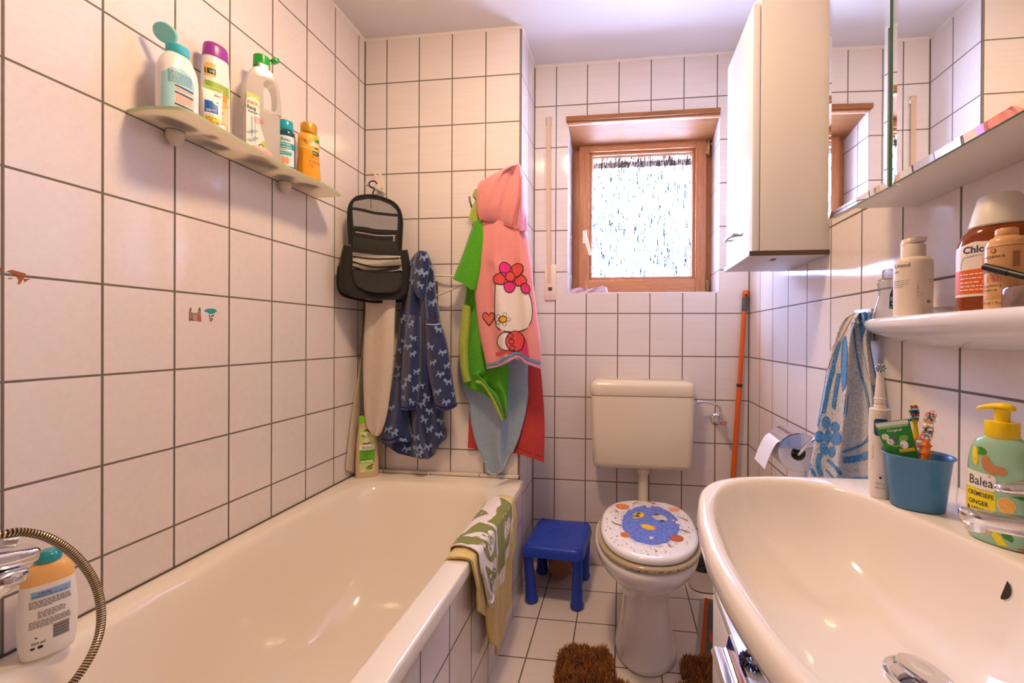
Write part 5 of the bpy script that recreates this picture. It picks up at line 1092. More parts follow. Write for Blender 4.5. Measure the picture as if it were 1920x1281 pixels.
t = NT('mat_shag'); co = t.coord('Object'); geo = t.n('ShaderNodeNewGeometry'); spz = t.n('ShaderNodeSeparateXYZ', None, Vector=geo.outputs['Position'])
hz = t.math('DIVIDE', spz.outputs[2], .036); nz = t.noise(co, 150, 2); c = t.mix(t.ramp(nz, [(.35, (0, 0, 0)), (.65, (1, 1, 1))]), '#9a5c20', '#d08c40')
b = t.n('ShaderNodeBsdfPrincipled', None, Base_Color=c, Roughness=.75); b.inputs['Sheen Weight'].default_value = .2; SHAG = t.done(b)
rnd = random.Random(12); m = MB(); vs = []; fs = []; cnt = 0
while cnt < 27000:
    x, y = rnd.uniform(.945, 1.505), (rnd.uniform(.98, 1.287) if cnt < 15000 else rnd.uniform(.752, .98))
    if not inside(x, y): continue
    cnt += 1; cl_ = noise.noise(Vector((x*28, y*28, 0))); c2 = noise.noise(Vector((x*28, y*28, 9))); lx, ly = .016*cl_+rnd.gauss(0, .006), .016*c2+rnd.gauss(0, .006)-.003; h = rnd.uniform(.022, .034); a = rnd.uniform(0, pi); wx, wy = cos(a)*.0017, sin(a)*.0017; k = len(vs)
    vs += [(x-wx, y-wy, .005), (x+wx, y+wy, .005), (x+lx*.45+wx*.9, y+ly*.45+wy*.9, .005+h*.6), (x+lx*.45-wx*.9, y+ly*.45-wy*.9, .005+h*.6), (x+lx, y+ly, .005+h*.92)]
    fs += [(k, k+1, k+2, k+3), (k+3, k+2, k+4)]
m.add(vs, fs, SHAG); po_ = m.build('shaggy_pile', MAT); po_['kind'] = 'stuff'
# crumpled cloth on the window sill
cs = Cloth([[(1070, 545), (1085, 541), (1100, 545), (1118, 541), (1128, 537), (1138, 542)], [(1070, 549), (1100, 549), (1140, 548)], [(1071, 551), (1100, 551.5), (1139, 551)]], Y2+.03, .022, [(3, .2, .006, .004, .3), (5, .9, .003, .002, .1)], 44, 16, 2)
m = MB(); cs.mesh(m, terry('sill_cloth', '#dcc8dc', '#cdb6d0', 400, .3))
lo = min(v.z for v in m.v); m.xform(0, Matrix.Translation((0, 0, WZ0+.0043-lo)))
m.one('cleaning_cloth', 'crumpled pale lilac cloth on the window sill', 'cloth')
# ================================================================== right wall: cabinets
FOIL = P('cabinet_foil_white', '#f0ebe2', .32, bump=(90, .03, .001)); FOILW = P('cabinet_door_white', '#f3f1ee', .25); DARKE = P('dark_edge_band', '#5a4a3a', .5); UNDER = P('cabinet_underside', '#dcd8dc', .4)
tc_ = thing('wall_cabinet', 'tall narrow white wall cabinet with a small steel bow handle near the window', 'cabinet', (X3-.1, 1.24, 1.345))
cy0, cy1, cz0 = 1.093, 1.392, 1.358
m = MB(); m.box((1.549, cy0, cz0+.0005), (X3-.0005, cy1, 2.125), FOIL, .001); m.build('cabinet_body', tc_)
m = MB(); m.box((1.527, cy0+.0005, cz0+.001), (1.5465, cy1-.0005, 2.076), FOILW, .0012); dr_ = m.build('cabinet_door', tc_)
m = MB(); h0, h1 = at(1391, 440, x=1.527), at(1371, 452, x=1.527); d = (h1-h0)
pts = [h0+Vector((0, 0, 0)), h0+d*.15+Vector((-.016, 0, .002)), h0+d*.5+Vector((-.024, 0, .003)), h0+d*.9+Vector((-.022, 0, .0)), h0+d*1.0+Vector((-.018, 0, -.001))]
m.tube(pts, lambda f: .0045+.0025*sin(pi*min(f*1.3, 1)), STEEL, 12, 20); m.tube([h0+d*.93+Vector((-.019, 0, -.001)), h0+d*.93], .0038, STEEL, 10); m.build('bow_handle', dr_)
m = MB(); m.box((1.519, cy0-.001, cz0-.0145), (X3-.0005, cy1+.004, cz0), UNDER, .0006); bb = m.build('bottom_board', tc_)
m = MB(); m.box((1.5195, cy0-.0016, cz0-.0143), (X3-.0008, cy0-.0008, cz0-.0002), DARKE); m.build('edge_band', bb)
m = MB()
m.box((1.60, cy0+.05, cz0-.0165), (1.612, cy0+.075, cz0-.0147), P('screw_cover', '#6b5c4c', .5)); m.build('screw_cover', bb)

mc = thing('mirror_cabinet', 'white cabinet with mirrored doors on the right wall above the washbasin', 'mirror cabinet', (X3-.06, .3, 1.3715))
MZ0, MZ1 = 1.3715, 2.02
m = MB(); m.box((1.6235, -.16, MZ0), (X3-.0005, .741, MZ1), FOIL, .0008); m.build('cabinet_body', mc)
MIR = P('mirror_silver', '#f2f5f3', .012, 1); GE = P('glass_edge_green', '#3f8f63', .15, coat=.4)
def mdoor(y0, y1, xa, xb):
    X = lambda y: xa+(xb-xa)*(y-y0)/(y1-y0); z0, z1, b = MZ0-.001, MZ1, .012; V = lambda dx, y, z: Vector((X(y)+dx, y, z))
    m = MB(); q = [(y0, z0), (y1, z0), (y1, z1), (y0, z1)]; f = [V(.0063, *p) for p in q]; k = [V(.0145, *p) for p in q]
    m.add(f+k, [(3, 2, 1, 0), (4, 5, 6, 7)]+[(i, (i+1) % 4, 4+(i+1) % 4, 4+i) for i in range(4)], FOIL); dm = m.build('mirror_door', mc)
    m = MB(); o = [V(.0010, *p) for p in q]; i_ = [V(0, y, z) for y, z in ((y0+b, z0+b), (y1-b, z0+b), (y1-b, z1-b), (y0+b, z1-b))]; bk = [p+Vector((.0044, 0, 0)) for p in o]
    m.add(o+i_, [(4, 7, 6, 5)]+[(k_, 4+k_, 4+(k_+1) % 4, (k_+1) % 4) for k_ in range(4)], MIR); m.add(o+bk, [(k_, (k_+1) % 4, 4+(k_+1) % 4, 4+k_) for k_ in range(4)]+[(4, 5, 6, 7)], GE)
    m.build('mirror_glass', dm, smooth=3)
mdoor(.612, .814, 1.6107, 1.6053); mdoor(.178, .597, 1.608, 1.608); mdoor(-.16, .173, 1.608, 1.608)

# ------------------------------------------------------------------ ceramic shelf
CS = thing('ceramic_shelf', 'curved white ceramic shelf on the right wall under the mirror cabinet', 'shelf', (X3-.05, .4, 1.09))
SHZ = 1.1465
half = [(X3-.0005, .872), (1.722, .866), (1.700, .845), (1.676, .805), (1.655, .745), (1.640, .67), (1.630, .57), (1.625, .46), (1.623, .36)]
ol = [Vector((a, b_, 0)) for a, b_ in half]; ol = crv(ol, 40); ol = ol+[Vector((p.x, .72-p.y, 0)) for p in reversed(ol[:-1])]
def shr(s, z, sx=None): return [Vector((X3-.0005+(p.x-X3+.0005)*(sx or s), .36+(p.y-.36)*s, z)) for p in ol]
m = MB(); m.loft([shr(.90, SHZ-.002, .88), shr(.93, SHZ-.001, .91), shr(.965, SHZ+.0002, .95), shr(.985, SHZ-.001, .98), shr(.996, SHZ-.005), shr(1.0, SHZ-.011), shr(.985, SHZ-.019), shr(.94, SHZ-.029, .90), shr(.86, SHZ-.040, .72), shr(.76, SHZ-.048, .5), shr(.62, SHZ-.054, .28), shr(.5, SHZ-.057, .12)], SANI, True, True)
m.build('shelf_body', CS, smooth=60)
def shelf_at(px, x): p = at(px, 590, x=x); return p.x, p.y
ST = SHZ-.002
x, y = shelf_at(1667, 1.696)
t_ = bottle_thing('perfume_bottle', 'clear waisted glass bottle with black label at the far end of the ceramic shelf', 'bottle', x, y, ST+.0005, face_cam(x, y, .0))
CLR = translucent('clear_plastic', '#f2f2f4', .5, .05, .84, .25)
B = Bottle(smooth_rows([(.0, .026, .016, 2.4), (.004, .028, .017, 2.4), (.018, .026, .016, 2.4), (.045, .019, .013, 2.3), (.062, .0185, .0125, 2.3), (.078, .021, .0145, 2.2), (.084, .015, .011, 2.1)]))
m = MB(); B.mesh(m, CLR); m.decal([(.0, .022), (.014, .018), (.017, .03), (.015, .06), (.005, .064), (.001, .05)], B.surf, BLACK, .0006, .005); m.text('c', .006, .050, .006, B.surf, INKW, .001); m.lines(.002, .044, .014, 3, .003, B.surf, INKW, .0009, .001)
for k in range(7): m.blob(.003+.0018*k, .024+.004*((k*5) % 3), .0016, .0016, B.surf, C_('print_seagreen', '#4fc2ad'), .001)
m.build('bottle_body', t_, local=True)
m = MB(); m.lathe([(.012, .083), (.0125, .084), (.0125, .100), (.010, .103), (.001, .103)], CLR, seg=24); m.build('bottle_cap', t_, local=True)
x, y = shelf_at(1711, 1.682)
t_ = bottle_thing('lotion_bottle', 'cream white lotion bottle with flip spout beside the waisted clear bottle', 'bottle', x, y, ST+.0005, face_cam(x, y, 0), .90, 1.07)
CW = C_('bottle_cream', '#eee0cf', .35); B = Bottle(smooth_rows([(.0, .029, .027, 2), (.003, .0315, .0295, 2), (.05, .0322, .030, 2), (.088, .0325, .0303, 2), (.098, .030, .028, 2), (.103, .0205, .02, 2)]))
m = MB(); B.mesh(m, CW); m.text('Linasol', -.029, .085, .0095, B.surf, INK, .0005, sx=.95); m.text('oil', -.0285, .076, .006, B.surf, INK); m.lines(-.029, .062, -.006, 4, .0035, B.surf, GREYL, .0009); 
m.text('01 02 2023', .009, .034, .0042, B.surf, GREYL, rot=pi/2); m.text('L14', .015, .034, .0042, B.surf, GREYL, rot=pi/2); m.blob(.024, .026, .003, .003, B.surf, GREYL); m.lines(.024, .062, .031, 2, .004, B.surf, GREYL, .0009)
m.build('bottle_body', t_, local=True)
m = MB(); m.lathe([(.0195, .102), (.0205, .103), (.0205, .1225), (.0195, .1245), (.001, .1245)], CW, seg=32); m.loft([[Vector((.021*cos(a)*k+dx, .0195*sin(a)*k, z+.004*cos(a)*zt)) for a in [2*pi*j/28 for j in range(28)]] for k, z, dx, zt in ((.95, .1255, 0, 1), (1.0, .127, 0, 1), (1.03, .131, .001, 1), (.8, .1355, -.002, .4), (.2, .1375, -.004, 0))], CW); m.build('flip_spout', t_, local=True)
x, y = shelf_at(1768, 1.70)
t_ = thing('powder_compact', 'flat clear powder compact lying between the cream bottle and the brown mouthwash', 'compact', (x, y, ST+.0005))
m = MB(); m.lathe([(.001, 0), (.024, 0), (.026, .002), (.026, .005), (.001, .005)], C_('compact_rose', '#caa08c', .3), (x, y, ST+.0005), 32); m.build('compact_base', t_)
m = MB(); m.lathe([(.026, .0055), (.0265, .0065), (.026, .013), (.023, .0155), (.001, .016)], CLR, (x, y, ST+.0005), 32); m.build('compact_lid', t_)
x, y = 1.686, shelf_at(1872, 1.686)[1]
t_ = bottle_thing('mouthwash_bottle', 'large brown mouthwash bottle with tapered white cap on the ceramic shelf', 'bottle', x, y, ST+.0005, face_cam(x, y, -.12), .98, 1.0)
AMB = P('amber_plastic', '#9a4a16', .12, trans=.35, coat=.5, ior=1.2); B = Bottle(smooth_rows([(.0, .042, .036, 2.5), (.003, .0455, .0385, 2.5), (.02, .046, .039, 2.5), (.07, .046, .039, 2.5), (.095, .0455, .0385, 2.4), (.112, .040, .035, 2.3), (.122, .0325, .030, 2.1), (.128, .0295, .028, 2)]))
m = MB(); B.mesh(m, AMB); w = .0435
m.decal([(-w, .022), (w, .022), (w, .098), (.03, .101), (.02, .0985), (.008, .1005), (-.004, .0975), (-.02, .0995), (-w, .094)], B.surf, C_('mouthwash_label', '#f0e6dc'), .0004, .005)
m.decal([(-w, .026), (w, .026), (w, .062), (-w, .060)], B.surf, C_('mouthwash_orange', '#e8691c'), .0007, .005); m.decal([(.006, .0615), (.04, .062), (.02, .044)], B.surf, C_('mouthwash_ochre', '#c9611f'), .0010, .005)
m.text('Chlorhe', -.0335, .084, .0135, B.surf, NAVYC, .0008, bold=.02, sx=.92); m.text('xamed', .0085, .084, .0135, B.surf, NAVYC, .0008, bold=.02, sx=.9); m.text('FORTE', -.012, .067, .0125, B.surf, ORA, .0009, bold=.03); stroke(m, [(-.036, .062), (-.034, .073), (-.026, .079), (.03, .080)], .0008, B.surf, GREYL, .0009, 14)
m.lines(-.036, .053, .0, 3, .0058, B.surf, INKW, .0016, .0011); m.text('0,2 %', -.012, .0405, .0055, B.surf, INKW, .0011); m.lines(-.036, .036, .014, 2, .005, B.surf, INKW, .0014, .0011, 6)
m.build('bottle_body', t_, local=True)
m = MB(); R = []
for r, z in ((.0315, .121), (.033, .123), (.0325, .126), (.0235, .163), (.021, .1665), (.001, .167)): R.append([Vector(((r*(1+(.012 if k % 2 and .124 < z < .168 else 0)))*cos(2*pi*k/96), (r*(1+(.012 if k % 2 and .124 < z < .168 else 0)))*sin(2*pi*k/96), z)) for k in range(96)])
m.loft(R, C_('cap_ivory', '#ece6da', .4)); m.build('dosing_cap', t_, local=True)
x, y = 1.650, shelf_at(1886, 1.650)[1]
t_ = bottle_thing('makeup_bottle', 'beige makeup bottle standing in front of the brown mouthwash bottle', 'bottle', x, y, ST+.0005, face_cam(x, y, -.35), 1.0, .98)
MK = C_('makeup_beige', '#e2ad74', .25, coat=.4); B = Bottle(smooth_rows([(.0, .0195, .0175, 2), (.002, .0215, .0195, 2), (.05, .0215, .0195, 2), (.083, .0215, .0195, 2), (.0855, .0208, .0188, 2), (.093, .0185, .017, 2), (.098, .0115, .011, 2)]))
m = MB(); B.mesh(m, MK); m.text('essence', -.0165, .0685, .0068, B.surf, INK, .0005, sx=1.05); m.blob(-.0055, .078, .0028, .0028, B.surf, INK); m.blob(-.0055, .078, .002, .002, B.surf, MK, .0008); m.text('stay', -.0185, .050, .013, B.surf, INK, sx=.95); m.text('16h', -.0145, .037, .0125, B.surf, C_('print_coral', '#e8754f'), .0006, sx=.95); m.text('all day', -.0185, .036, .0045, B.surf, INK, rot=pi/2)
m.text('long-lasting', -.018, .0305, .0046, B.surf, INK); m.text('make-up', -.017, .025, .0046, B.surf, INK); m.rect(-.0175, .015, .006, .0215, B.surf, C_('print_caramel', '#d99a5a'), .0004); m.lines(-.016, .0195, .003, 2, .003, B.surf, C_('print_pale', '#f0cfa0'), .0009, .0007); m.text('30 ml 1 fl.oz', -.018, .0075, .0045, B.surf, INK)
m.rect(.012, .055, .017, .075, B.surf, C_('print_caramel2', '#a9794e'), .0004); stroke(m, [(-.0205, .0832), (-.01, .0832), (0, .0832), (.01, .0832), (.0205, .0832)], .0007, B.surf, BRN, .0005, 20)
m.build('bottle_body', t_, local=True)
m = MB(); m.lathe([(.0105, .097), (.0112, .098), (.0112, .1065), (.0102, .108), (.001, .108)], MK, seg=28); m.build('bottle_cap', t_, local=True)
bx = at(1905, 590, x=1.640); t_ = thing('clear_box', 'small clear plastic box near the front of the ceramic shelf', 'box', (1.647, bx.y-.004, ST+.0005))
m = MB(); m.box((1.634, bx.y-.022, ST+.0008), (1.664, bx.y+.016, ST+.0285), translucent('clear_plastic_box', '#d9c3b8', .5, .08, .6, .2), .003); bx_o = m.build('box_shell', t_)
m = MB(); rnd = random.Random(8)
for k in range(16): c = Vector((rnd.uniform(1.639, 1.659), bx.y+rnd.uniform(-.017, .011), ST+rnd.uniform(.006, .022))); m.lathe([(.001, -.003), (.0035, 0), (.001, .003)], C_('bead_grey', '#6b6672', .3), c, 7)
cb = m.build('box_contents', t_); cb['kind'] = 'stuff'
t_ = thing('eyeliner_pencil', 'black cosmetic pencil lying on the clear plastic box', 'pencil', (1.64, bx.y, ST+.029))
a, b_ = at(1846, 500, x=1.624), at(1960, 528, x=1.640); dn = (b_-a).normalized()
m = MB(); m.tube([a, a+dn*.03], .0046, BLACK, 16); m.build('pencil_cap', t_); m = MB(); m.tube([a+dn*.0303, a+dn*.10], .0042, P('pencil_black', '#101010', .25, coat=.4), 16); m.build('pencil_barrel', t_)

# ------------------------------------------------------------------ towel hook and blue towel
hp_ = thing('towel_hook', 'square steel hook plate on the right wall holding the blue towel', 'hook', (X3, .90, 1.10))
m = MB(); m.box((X3-.010, .873, 1.100), (X3-.0003, .948, 1.176), STEEL, .0015); m.build('hook_plate', hp_)
ka, kb_ = at(1628, 590, x=X3-.01), at(1609, 606, x=X3-.055)
m = MB(); m.tube([ka, ka.lerp(kb_, .5)+Vector((0, 0, .002)), kb_, kb_+Vector((-.004, 0, .012))], .0042, STEEL, 12, 16); m.build('hook_pin', hp_)
TW1 = terry('hand_towel_grey', '#f0e9df', '#aab6c8', 420, .6); TW2 = terry('hand_towel_blue', '#2276c4', '#6aa8e0', 420, .6); TW3 = terry('hand_towel_edge', '#e6cfc6', '#d9bfb6', 420, .4)
ht = thing('hand_towel', 'blue and grey flower patterned hand towel hanging from the steel wall hook', 'towel', at(1580, 890, x=X3-.04))
tw = Cloth([[(1600, 588), (1614, 586), (1626, 590)], [(1580, 600), (1612, 598), (1632, 612)], [(1566, 630), (1600, 630), (1632, 640)], [(1553, 680), (1595, 680), (1640, 690)], [(1545, 730), (1590, 730), (1648, 735)], [(1536, 780), (1585, 780), (1652, 780)], [(1527, 830), (1580, 830), (1655, 830)], [(1516, 890), (1578, 893), (1655, 880)], [(1512, 920), (1576, 925), (1655, 905)], [(1508, 960), (1574, 965), (1650, 950)]], 0, .034, [(2.2, .30, .012, .017, .06), (4.4, .1, .003, .005, .1)], 70, 90, 2.2, .004, [((.643, .766, 0), 1.783), ((1, 0, 0), X3-.004)])
m = MB(); tw.mesh(m, TW1); S = tw.psurf
stroke(m, [(1617, 600), (1622, 640), (1632, 690), (1643, 735), (1650, 775)], 13, S, TW2, .0012, 40); stroke(m, [(1599, 605), (1604, 650), (1614, 700), (1626, 740), (1632, 790), (1630, 818), (1615, 834), (1580, 848)], 4, S, TW2, .0012, 50)
stroke(m, [(1580, 863), (1605, 860), (1632, 852), (1653, 846)], 12, S, TW2, .0014, 26); stroke(m, [(1580, 905), (1655, 898)], 14, S, TW2, .0014, 26)
m.decal([(1579, 636), (1587, 630), (1590, 660), (1588, 720), (1580, 735), (1577, 690)], S, TW2, .0012, 4); stroke(m, [(1574, 700), (1568, 730), (1564, 760), (1567, 763)], 8, S, TW2, .0012, 24)
stroke(m, [(1598, 592), (1580, 625), (1560, 660), (1551, 690)], 5, S, TW3, .0016, 30); stroke(m, [(1556, 690), (1547, 720), (1540, 760), (1531, 800)], 8, S, TW2, .0012, 30); stroke(m, [(1566, 690), (1555, 725), (1547, 760)], 3, S, TW2, .0012, 24)
stroke(m, [(1574, 640), (1563, 685), (1553, 730), (1544, 775)], 7, S, TW2, .0012, 30); stroke(m, [(1588, 740), (1586, 765), (1584, 778)], 5, S, TW2, .0012, 12)
for cx, cy, a, b_, r in ((1549, 792, 8, 12, .1), (1566, 800, 9, 9, .4), (1537, 819, 10, 11, 0), (1568, 822, 10, 13, .2), (1552, 818, 6, 14, .1), (1545, 842, 8, 12, -.2), (1560, 847, 7, 11, .2)): m.blob(cx, cy, a, b_, S, TW2, .0014, r, 16, 4)
stroke(m, [(1538, 850), (1534, 870), (1540, 893)], 9, S, TW2, .0012, 20); stroke(m, [(1552, 862), (1566, 875), (1577, 890)], 6, S, TW2, .0012, 16); stroke(m, [(1549, 880), (1560, 893), (1572, 905)], 4, S, TW2, .0012, 16); stroke(m, [(1517, 866), (1522, 880), (1530, 893)], 6, S, TW2, .0012, 16)
m.build('towel_cloth', ht)
kn = Cloth([[(1604, 590), (1622, 584), (1632, 592)], [(1610, 598), (1635, 602)], [(1614, 606), (1634, 610)], [(1622, 615), (1632, 616)]], X3-.014, .03, [(2, .2, .004, .004, .4)], 26, 24, 2, .004, 'x')
m = MB(); kn.mesh(m, TW2); m.build('towel_loop_fold', ht)

# ------------------------------------------------------------------ paper holder
pc = thing('paper_holder', 'chrome toilet paper holder with hinged cover on the right wall', 'paper holder', (X3, 1.14, .80))
rc = at(1497, 851, x=X3-.068); ry0, ry1, rad = rc.y-.0, rc.y+.098, .054
m = MB(); m.tube([(X3-.001, ry0-.012, rc.z+.054), (X3-.02, ry0-.012, rc.z+.056)], .014, CHROME, 18); m.tube([(X3-.018, ry0-.012, rc.z+.056), (rc.x+.03, ry0-.012, rc.z+.04), (rc.x, ry0-.010, rc.z+.004), (rc.x, ry0-.004, rc.z)], .0042, CHROME, 10, 20); m.tube([(rc.x, ry0-.006, rc.z), (rc.x, ry1+.004, rc.z)], .0042, CHROME, 10); m.build('holder_arm', pc)
m = MB(); n = 18; Pm = P('chrome_bent', '#dfe2ee', .12, 1, bump=(18, .25, .006)); R = []
for i in range(n+1):
    a = radians(8)+radians(150)*i/n; r = rad+.0075
    R.append([Vector((rc.x+r*cos(a), y, rc.z+r*sin(a)*.98+.001)) for y in (ry0-.006, ry1+.006)])
vs = [p for r in R for p in r]; k = len(vs); vs2 = [p+Vector((.0, 0, .0012)) for p in vs]; fs = []
for i in range(n): fs += [(2*i, 2*i+1, 2*i+3, 2*i+2), (k+2*i, k+2*i+2, k+2*i+3, k+2*i+1)]
m.add(vs+vs2, fs+[(2*i, 2*i+2, k+2*i+2, k+2*i) for i in range(n)]+[(2*i+1, k+2*i+1, k+2*i+3, 2*i+3) for i in range(n)]+[(0, k, k+1, 1), (2*n, 2*n+1, k+2*n+1, k+2*n)], Pm)
m.build('holder_cover', pc)
m = MB(); a0, a1 = radians(25), radians(165); S = [(rc.x+(rad+.006)*cos(a0+(a1-a0)*i/12), rc.z+(rad+.006)*sin(a0+(a1-a0)*i/12)) for i in range(13)]+[(rc.x-.030, rc.z+.022), (rc.x, rc.z+.012), (rc.x+.030, rc.z+.022)]
m.prism([(a, b_) for a, b_ in S], (0, ry0-.0075, 0), (1, 0, 0), (0, 0, 1), (0, .0014, 0), Pm); m.build('cover_side_flap', pc)
PAP = P('toilet_paper_white', '#eeebee', .9, bump=(90, .3, .002))
tp_ = thing('toilet_roll', 'white toilet paper roll with a hanging sheet in the chrome holder', 'toilet roll', (rc.x, (ry0+ry1)/2, rc.z-rad))
m = MB(); m.lathe([(.021, -.098), (rad-.001, -.098), (rad, -.097), (rad, -.001), (rad-.001, 0), (.021, 0), (.021, -.098)], PAP, (rc.x, ry0, rc.z), 56, 'y', cap0=False, cap1=False); ro = m.build('paper_roll', tp_)
m = MB(); m.lathe([(.0205, -.0975), (.0205, -.0005), (.0195, -.0005), (.0195, -.0975), (.0205, -.0975)], P('cardboard', '#8f8478', .9), (rc.x, ry0, rc.z), 36, 'y', cap0=False, cap1=False); m.build('cardboard_tube', ro)
m = MB(); sh_ = [(rc.x+.01, rc.z+rad+.0008), (rc.x-.02, rc.z+rad-.001), (rc.x-.045, rc.z+rad*.72), (rc.x-.064, rc.z+.024), (rc.x-.082, rc.z-.014), (rc.x-.094, rc.z-.05)]
cp_ = crv([Vector((a, 0, b_)) for a, b_ in sh_], 24); m.loft([[Vector((p.x, ry0+.001+.0*i, p.z)), Vector((p.x, ry1-.001, p.z+.004*i/24)), Vector((p.x+.0008, ry1-.001, p.z+.0009)), Vector((p.x+.0008, ry0+.001, p.z+.0009))] for i, p in enumerate(cp_)], PAP); m.build('loose_sheet', tp_)

# ------------------------------------------------------------------ washbasin
wb = thing('washbasin', 'wide white ceramic washbasin with rounded front on the vanity unit', 'washbasin', (1.5, .345, .66))
YC = .345; BC = Vector((1.488, YC))
oh = [(X3-.0004, .664), (1.72, .664), (1.66, .658), (1.6, .653), (1.5, .650), (1.436, .646), (1.372, .633), (1.322, .606), (1.290, .563), (1.272, .50), (1.261, .43), (1.2555, YC)]
ih = [(1.606, YC), (1.601, .385), (1.590, .430), (1.575, .475), (1.556, .53), (1.530, .580), (1.490, .611), (1.43, .618), (1.372, .605), (1.325, .563), (1.298, .50), (1.286, .43), (1.281, YC)]
def dense(h, n): c = crv([Vector((a, b_, 0)) for a, b_ in h], n); return c
def polar(poly, N=120):
    P_ = [Vector((p.x-BC.x, p.y-BC.y)) for p in poly]; out = []
    for k in range(N):
        a = 2*pi*k/N+.0007; d = Vector((cos(a), sin(a))); best = 0
        for p, q in zip(P_, P_[1:]+P_[:1]):
            e = q-p; den = d.x*e.y-d.y*e.x
            if abs(den) < 1e-12: continue
            t_r = (p.x*e.y-p.y*e.x)/den; u = (p.x*d.y-p.y*d.x)/den
            if t_r > 0 and -1e-6 <= u <= 1+1e-6: best = max(best, t_r)
        out.append(best)
    return out
o1 = [Vector((a, b_, 0)) for a, b_ in oh[:2]]+dense(oh[1:], 60)[1:]; O = polar(o1+[Vector((p.x, 2*YC-p.y, 0)) for p in reversed(o1[:-1])])
i1 = dense(ih, 70); I = polar(i1+[Vector((p.x, 2*YC-p.y, 0)) for p in reversed(i1[1:-1])])
NB = 120
def ring(f): return [Vector((BC.x+cos(2*pi*k/NB+.0007)*f(k)[0], BC.y+sin(2*pi*k/NB+.0007)*f(k)[0], f(k)[1])) for k in range(NB)]
def clampx(r): 
    for p in r: p.x = min(p.x, X3-.0004)
    return r
BZ = .850; R = []
for k_, z in ((.30, .6605), (.42, .668), (.62, .70), (.80, .745), (.90, .785), (.955, .810)): R.append(clampx(ring(lambda k: (O[k]*k_, z))))
for d_, z in ((-.006, .8165), (-.001, .822), (0, .829), (0, .838), (-.0025, BZ-.005), (-.007, BZ-.001), (-.012, BZ)): R.append(clampx(ring(lambda k: (O[k]+d_, z))))
R.append(ring(lambda k: (min(I[k]+.010, O[k]-.013), BZ-.0005))); R.append(ring(lambda k: (min(I[k]+.004, O[k]-.014), BZ-.002)))
for s_, z in ((1.0, BZ-.006), (.985, BZ-.013), (.96, BZ-.026), (.92, BZ-.046), (.86, BZ-.068), (.77, BZ-.090), (.65, BZ-.107), (.5, BZ-.119), (.36, BZ-.1255), (.25, BZ-.128), (.19, BZ-.1295)): R.append(ring(lambda k: (I[k]*s_*(1 if s_ > .4 else 1)+(.035-I[k]*.19)*max(0, (.5-s_)/.31)*.9, z)))
SINK = P('washbasin_ceramic', '#f3ebe1', .07, coat=.5)
m = MB(); m.loft(R, SINK, True, True); m.build('basin', wb, smooth=60)
dc = Vector((BC.x, BC.y-.008, BZ-.129)); m = MB(); m.lathe([(.001, .0), (.031, .0), (.0335, .0015), (.0335, .0035), (.030, .0045), (.027, .003), (.0255, .001), (.001, .001)], CHROME, dc, 40); m.build('drain_ring', wb)
m = MB(); s0 = 0; m.lathe([(.001, .002), (.004, .002), (.005, .008), (.022, .010), (.0235, .012), (.0225, .014), (.012, .0155), (.010, .0150), (.001, .0145)], CHROME, (0, 0, 0), 40); m.xform(0, Matrix.Translation(dc) @ Matrix.Rotation(radians(9), 4, 'Y')); m.build('drain_plug', wb)
pO = Vector((BC.x+I[0]*.94-.0012, BC.y+.026, BZ-.036)); nO = Vector((-.97, -.06, .235)).normalized(); up = Vector((0, 0, 1)); aO = nO.cross(up).normalized(); bO = aO.cross(nO)
def disc(r0, r1, h0, h1, mat, m): m.loft([[pO+nO*h+(aO*cos(2*pi*k/32)+bO*sin(2*pi*k/32))*r for k in range(32)] for r, h in ((r0, h0), (r1, h1))], mat, True, True)
m = MB(); disc(.0150, .0145, -.003, .0012, CHROME, m); disc(.0125, .0125, .0005, .0014, P('overflow_dark', '#2a2115', .6), m); m.build('overflow_ring', wb)
fc = thing('basin_mixer', 'chrome single lever mixer tap on the washbasin in front of the green soap dispenser', 'tap', (1.668, YC, BZ))
m = MB(); m.lathe([(.001, 0), (.027, 0), (.027, .003), (.0245, .006), (.0235, .055), (.0245, .075), (.022, .083), (.001, .083)], CHROME, (1.668, YC, BZ-.0003), 36); m.build('mixer_body', fc)
tip = at(1806, 966, y=YC); m = MB(); R = []
for f, w, h in ((0, .004, .003), (.012, .0095, .007), (.05, .0125, .0095), (.12, .0135, .0105), (.5, .0145, .0115), (1, .017, .014)):
    c = tip.lerp(Vector((1.66, YC, tip.z-.016)), f); R.append([c+Vector((0, w*cos(a), h*sin(a)+.002*cos(2*a))) for a in [2*pi*k/28 for k in range(28)]])
m.loft(R, CHROME); m.tube([tip+Vector((.012, 0, -.004)), tip+Vector((.013, 0, -.015))], .0095, CHROME, 22); m.build('mixer_spout', fc, smooth=60)
lt = at(1866, 915, y=YC-.004); m = MB(); R = []
for f, w, h in ((0, .003, .002), (.03, .007, .0045), (.12, .0095, .006), (.6, .0115, .007), (1, .018, .012)):
    c = lt.lerp(Vector((1.672, YC, BZ+.088)), f); R.append([c+Vector((0, w*cos(a), h*sin(a))) for a in [2*pi*k/24 for k in range(24)]])
m.loft(R, CHROME); m.build('mixer_lever', fc, smooth=60)

# things on the basin rim
x, y = 1.630, .412
sd = bottle_thing('soap_dispenser', 'mint green pump soap dispenser with yellow pump behind the basin mixer', 'soap dispenser', x, y, BZ+.0003, face_cam(x, y, -.34), .77, 1.0)
B = Bottle(smooth_rows([(.0, .037, .024, 2.4), (.003, .0405, .027, 2.4), (.02, .042, .028, 2.4), (.06, .0425, .0285, 2.4), (.095, .0415, .028, 2.4), (.115, .038, .0265, 2.3), (.127, .031, .0235, 2.2), (.1335, .0215, .0195, 2)]))

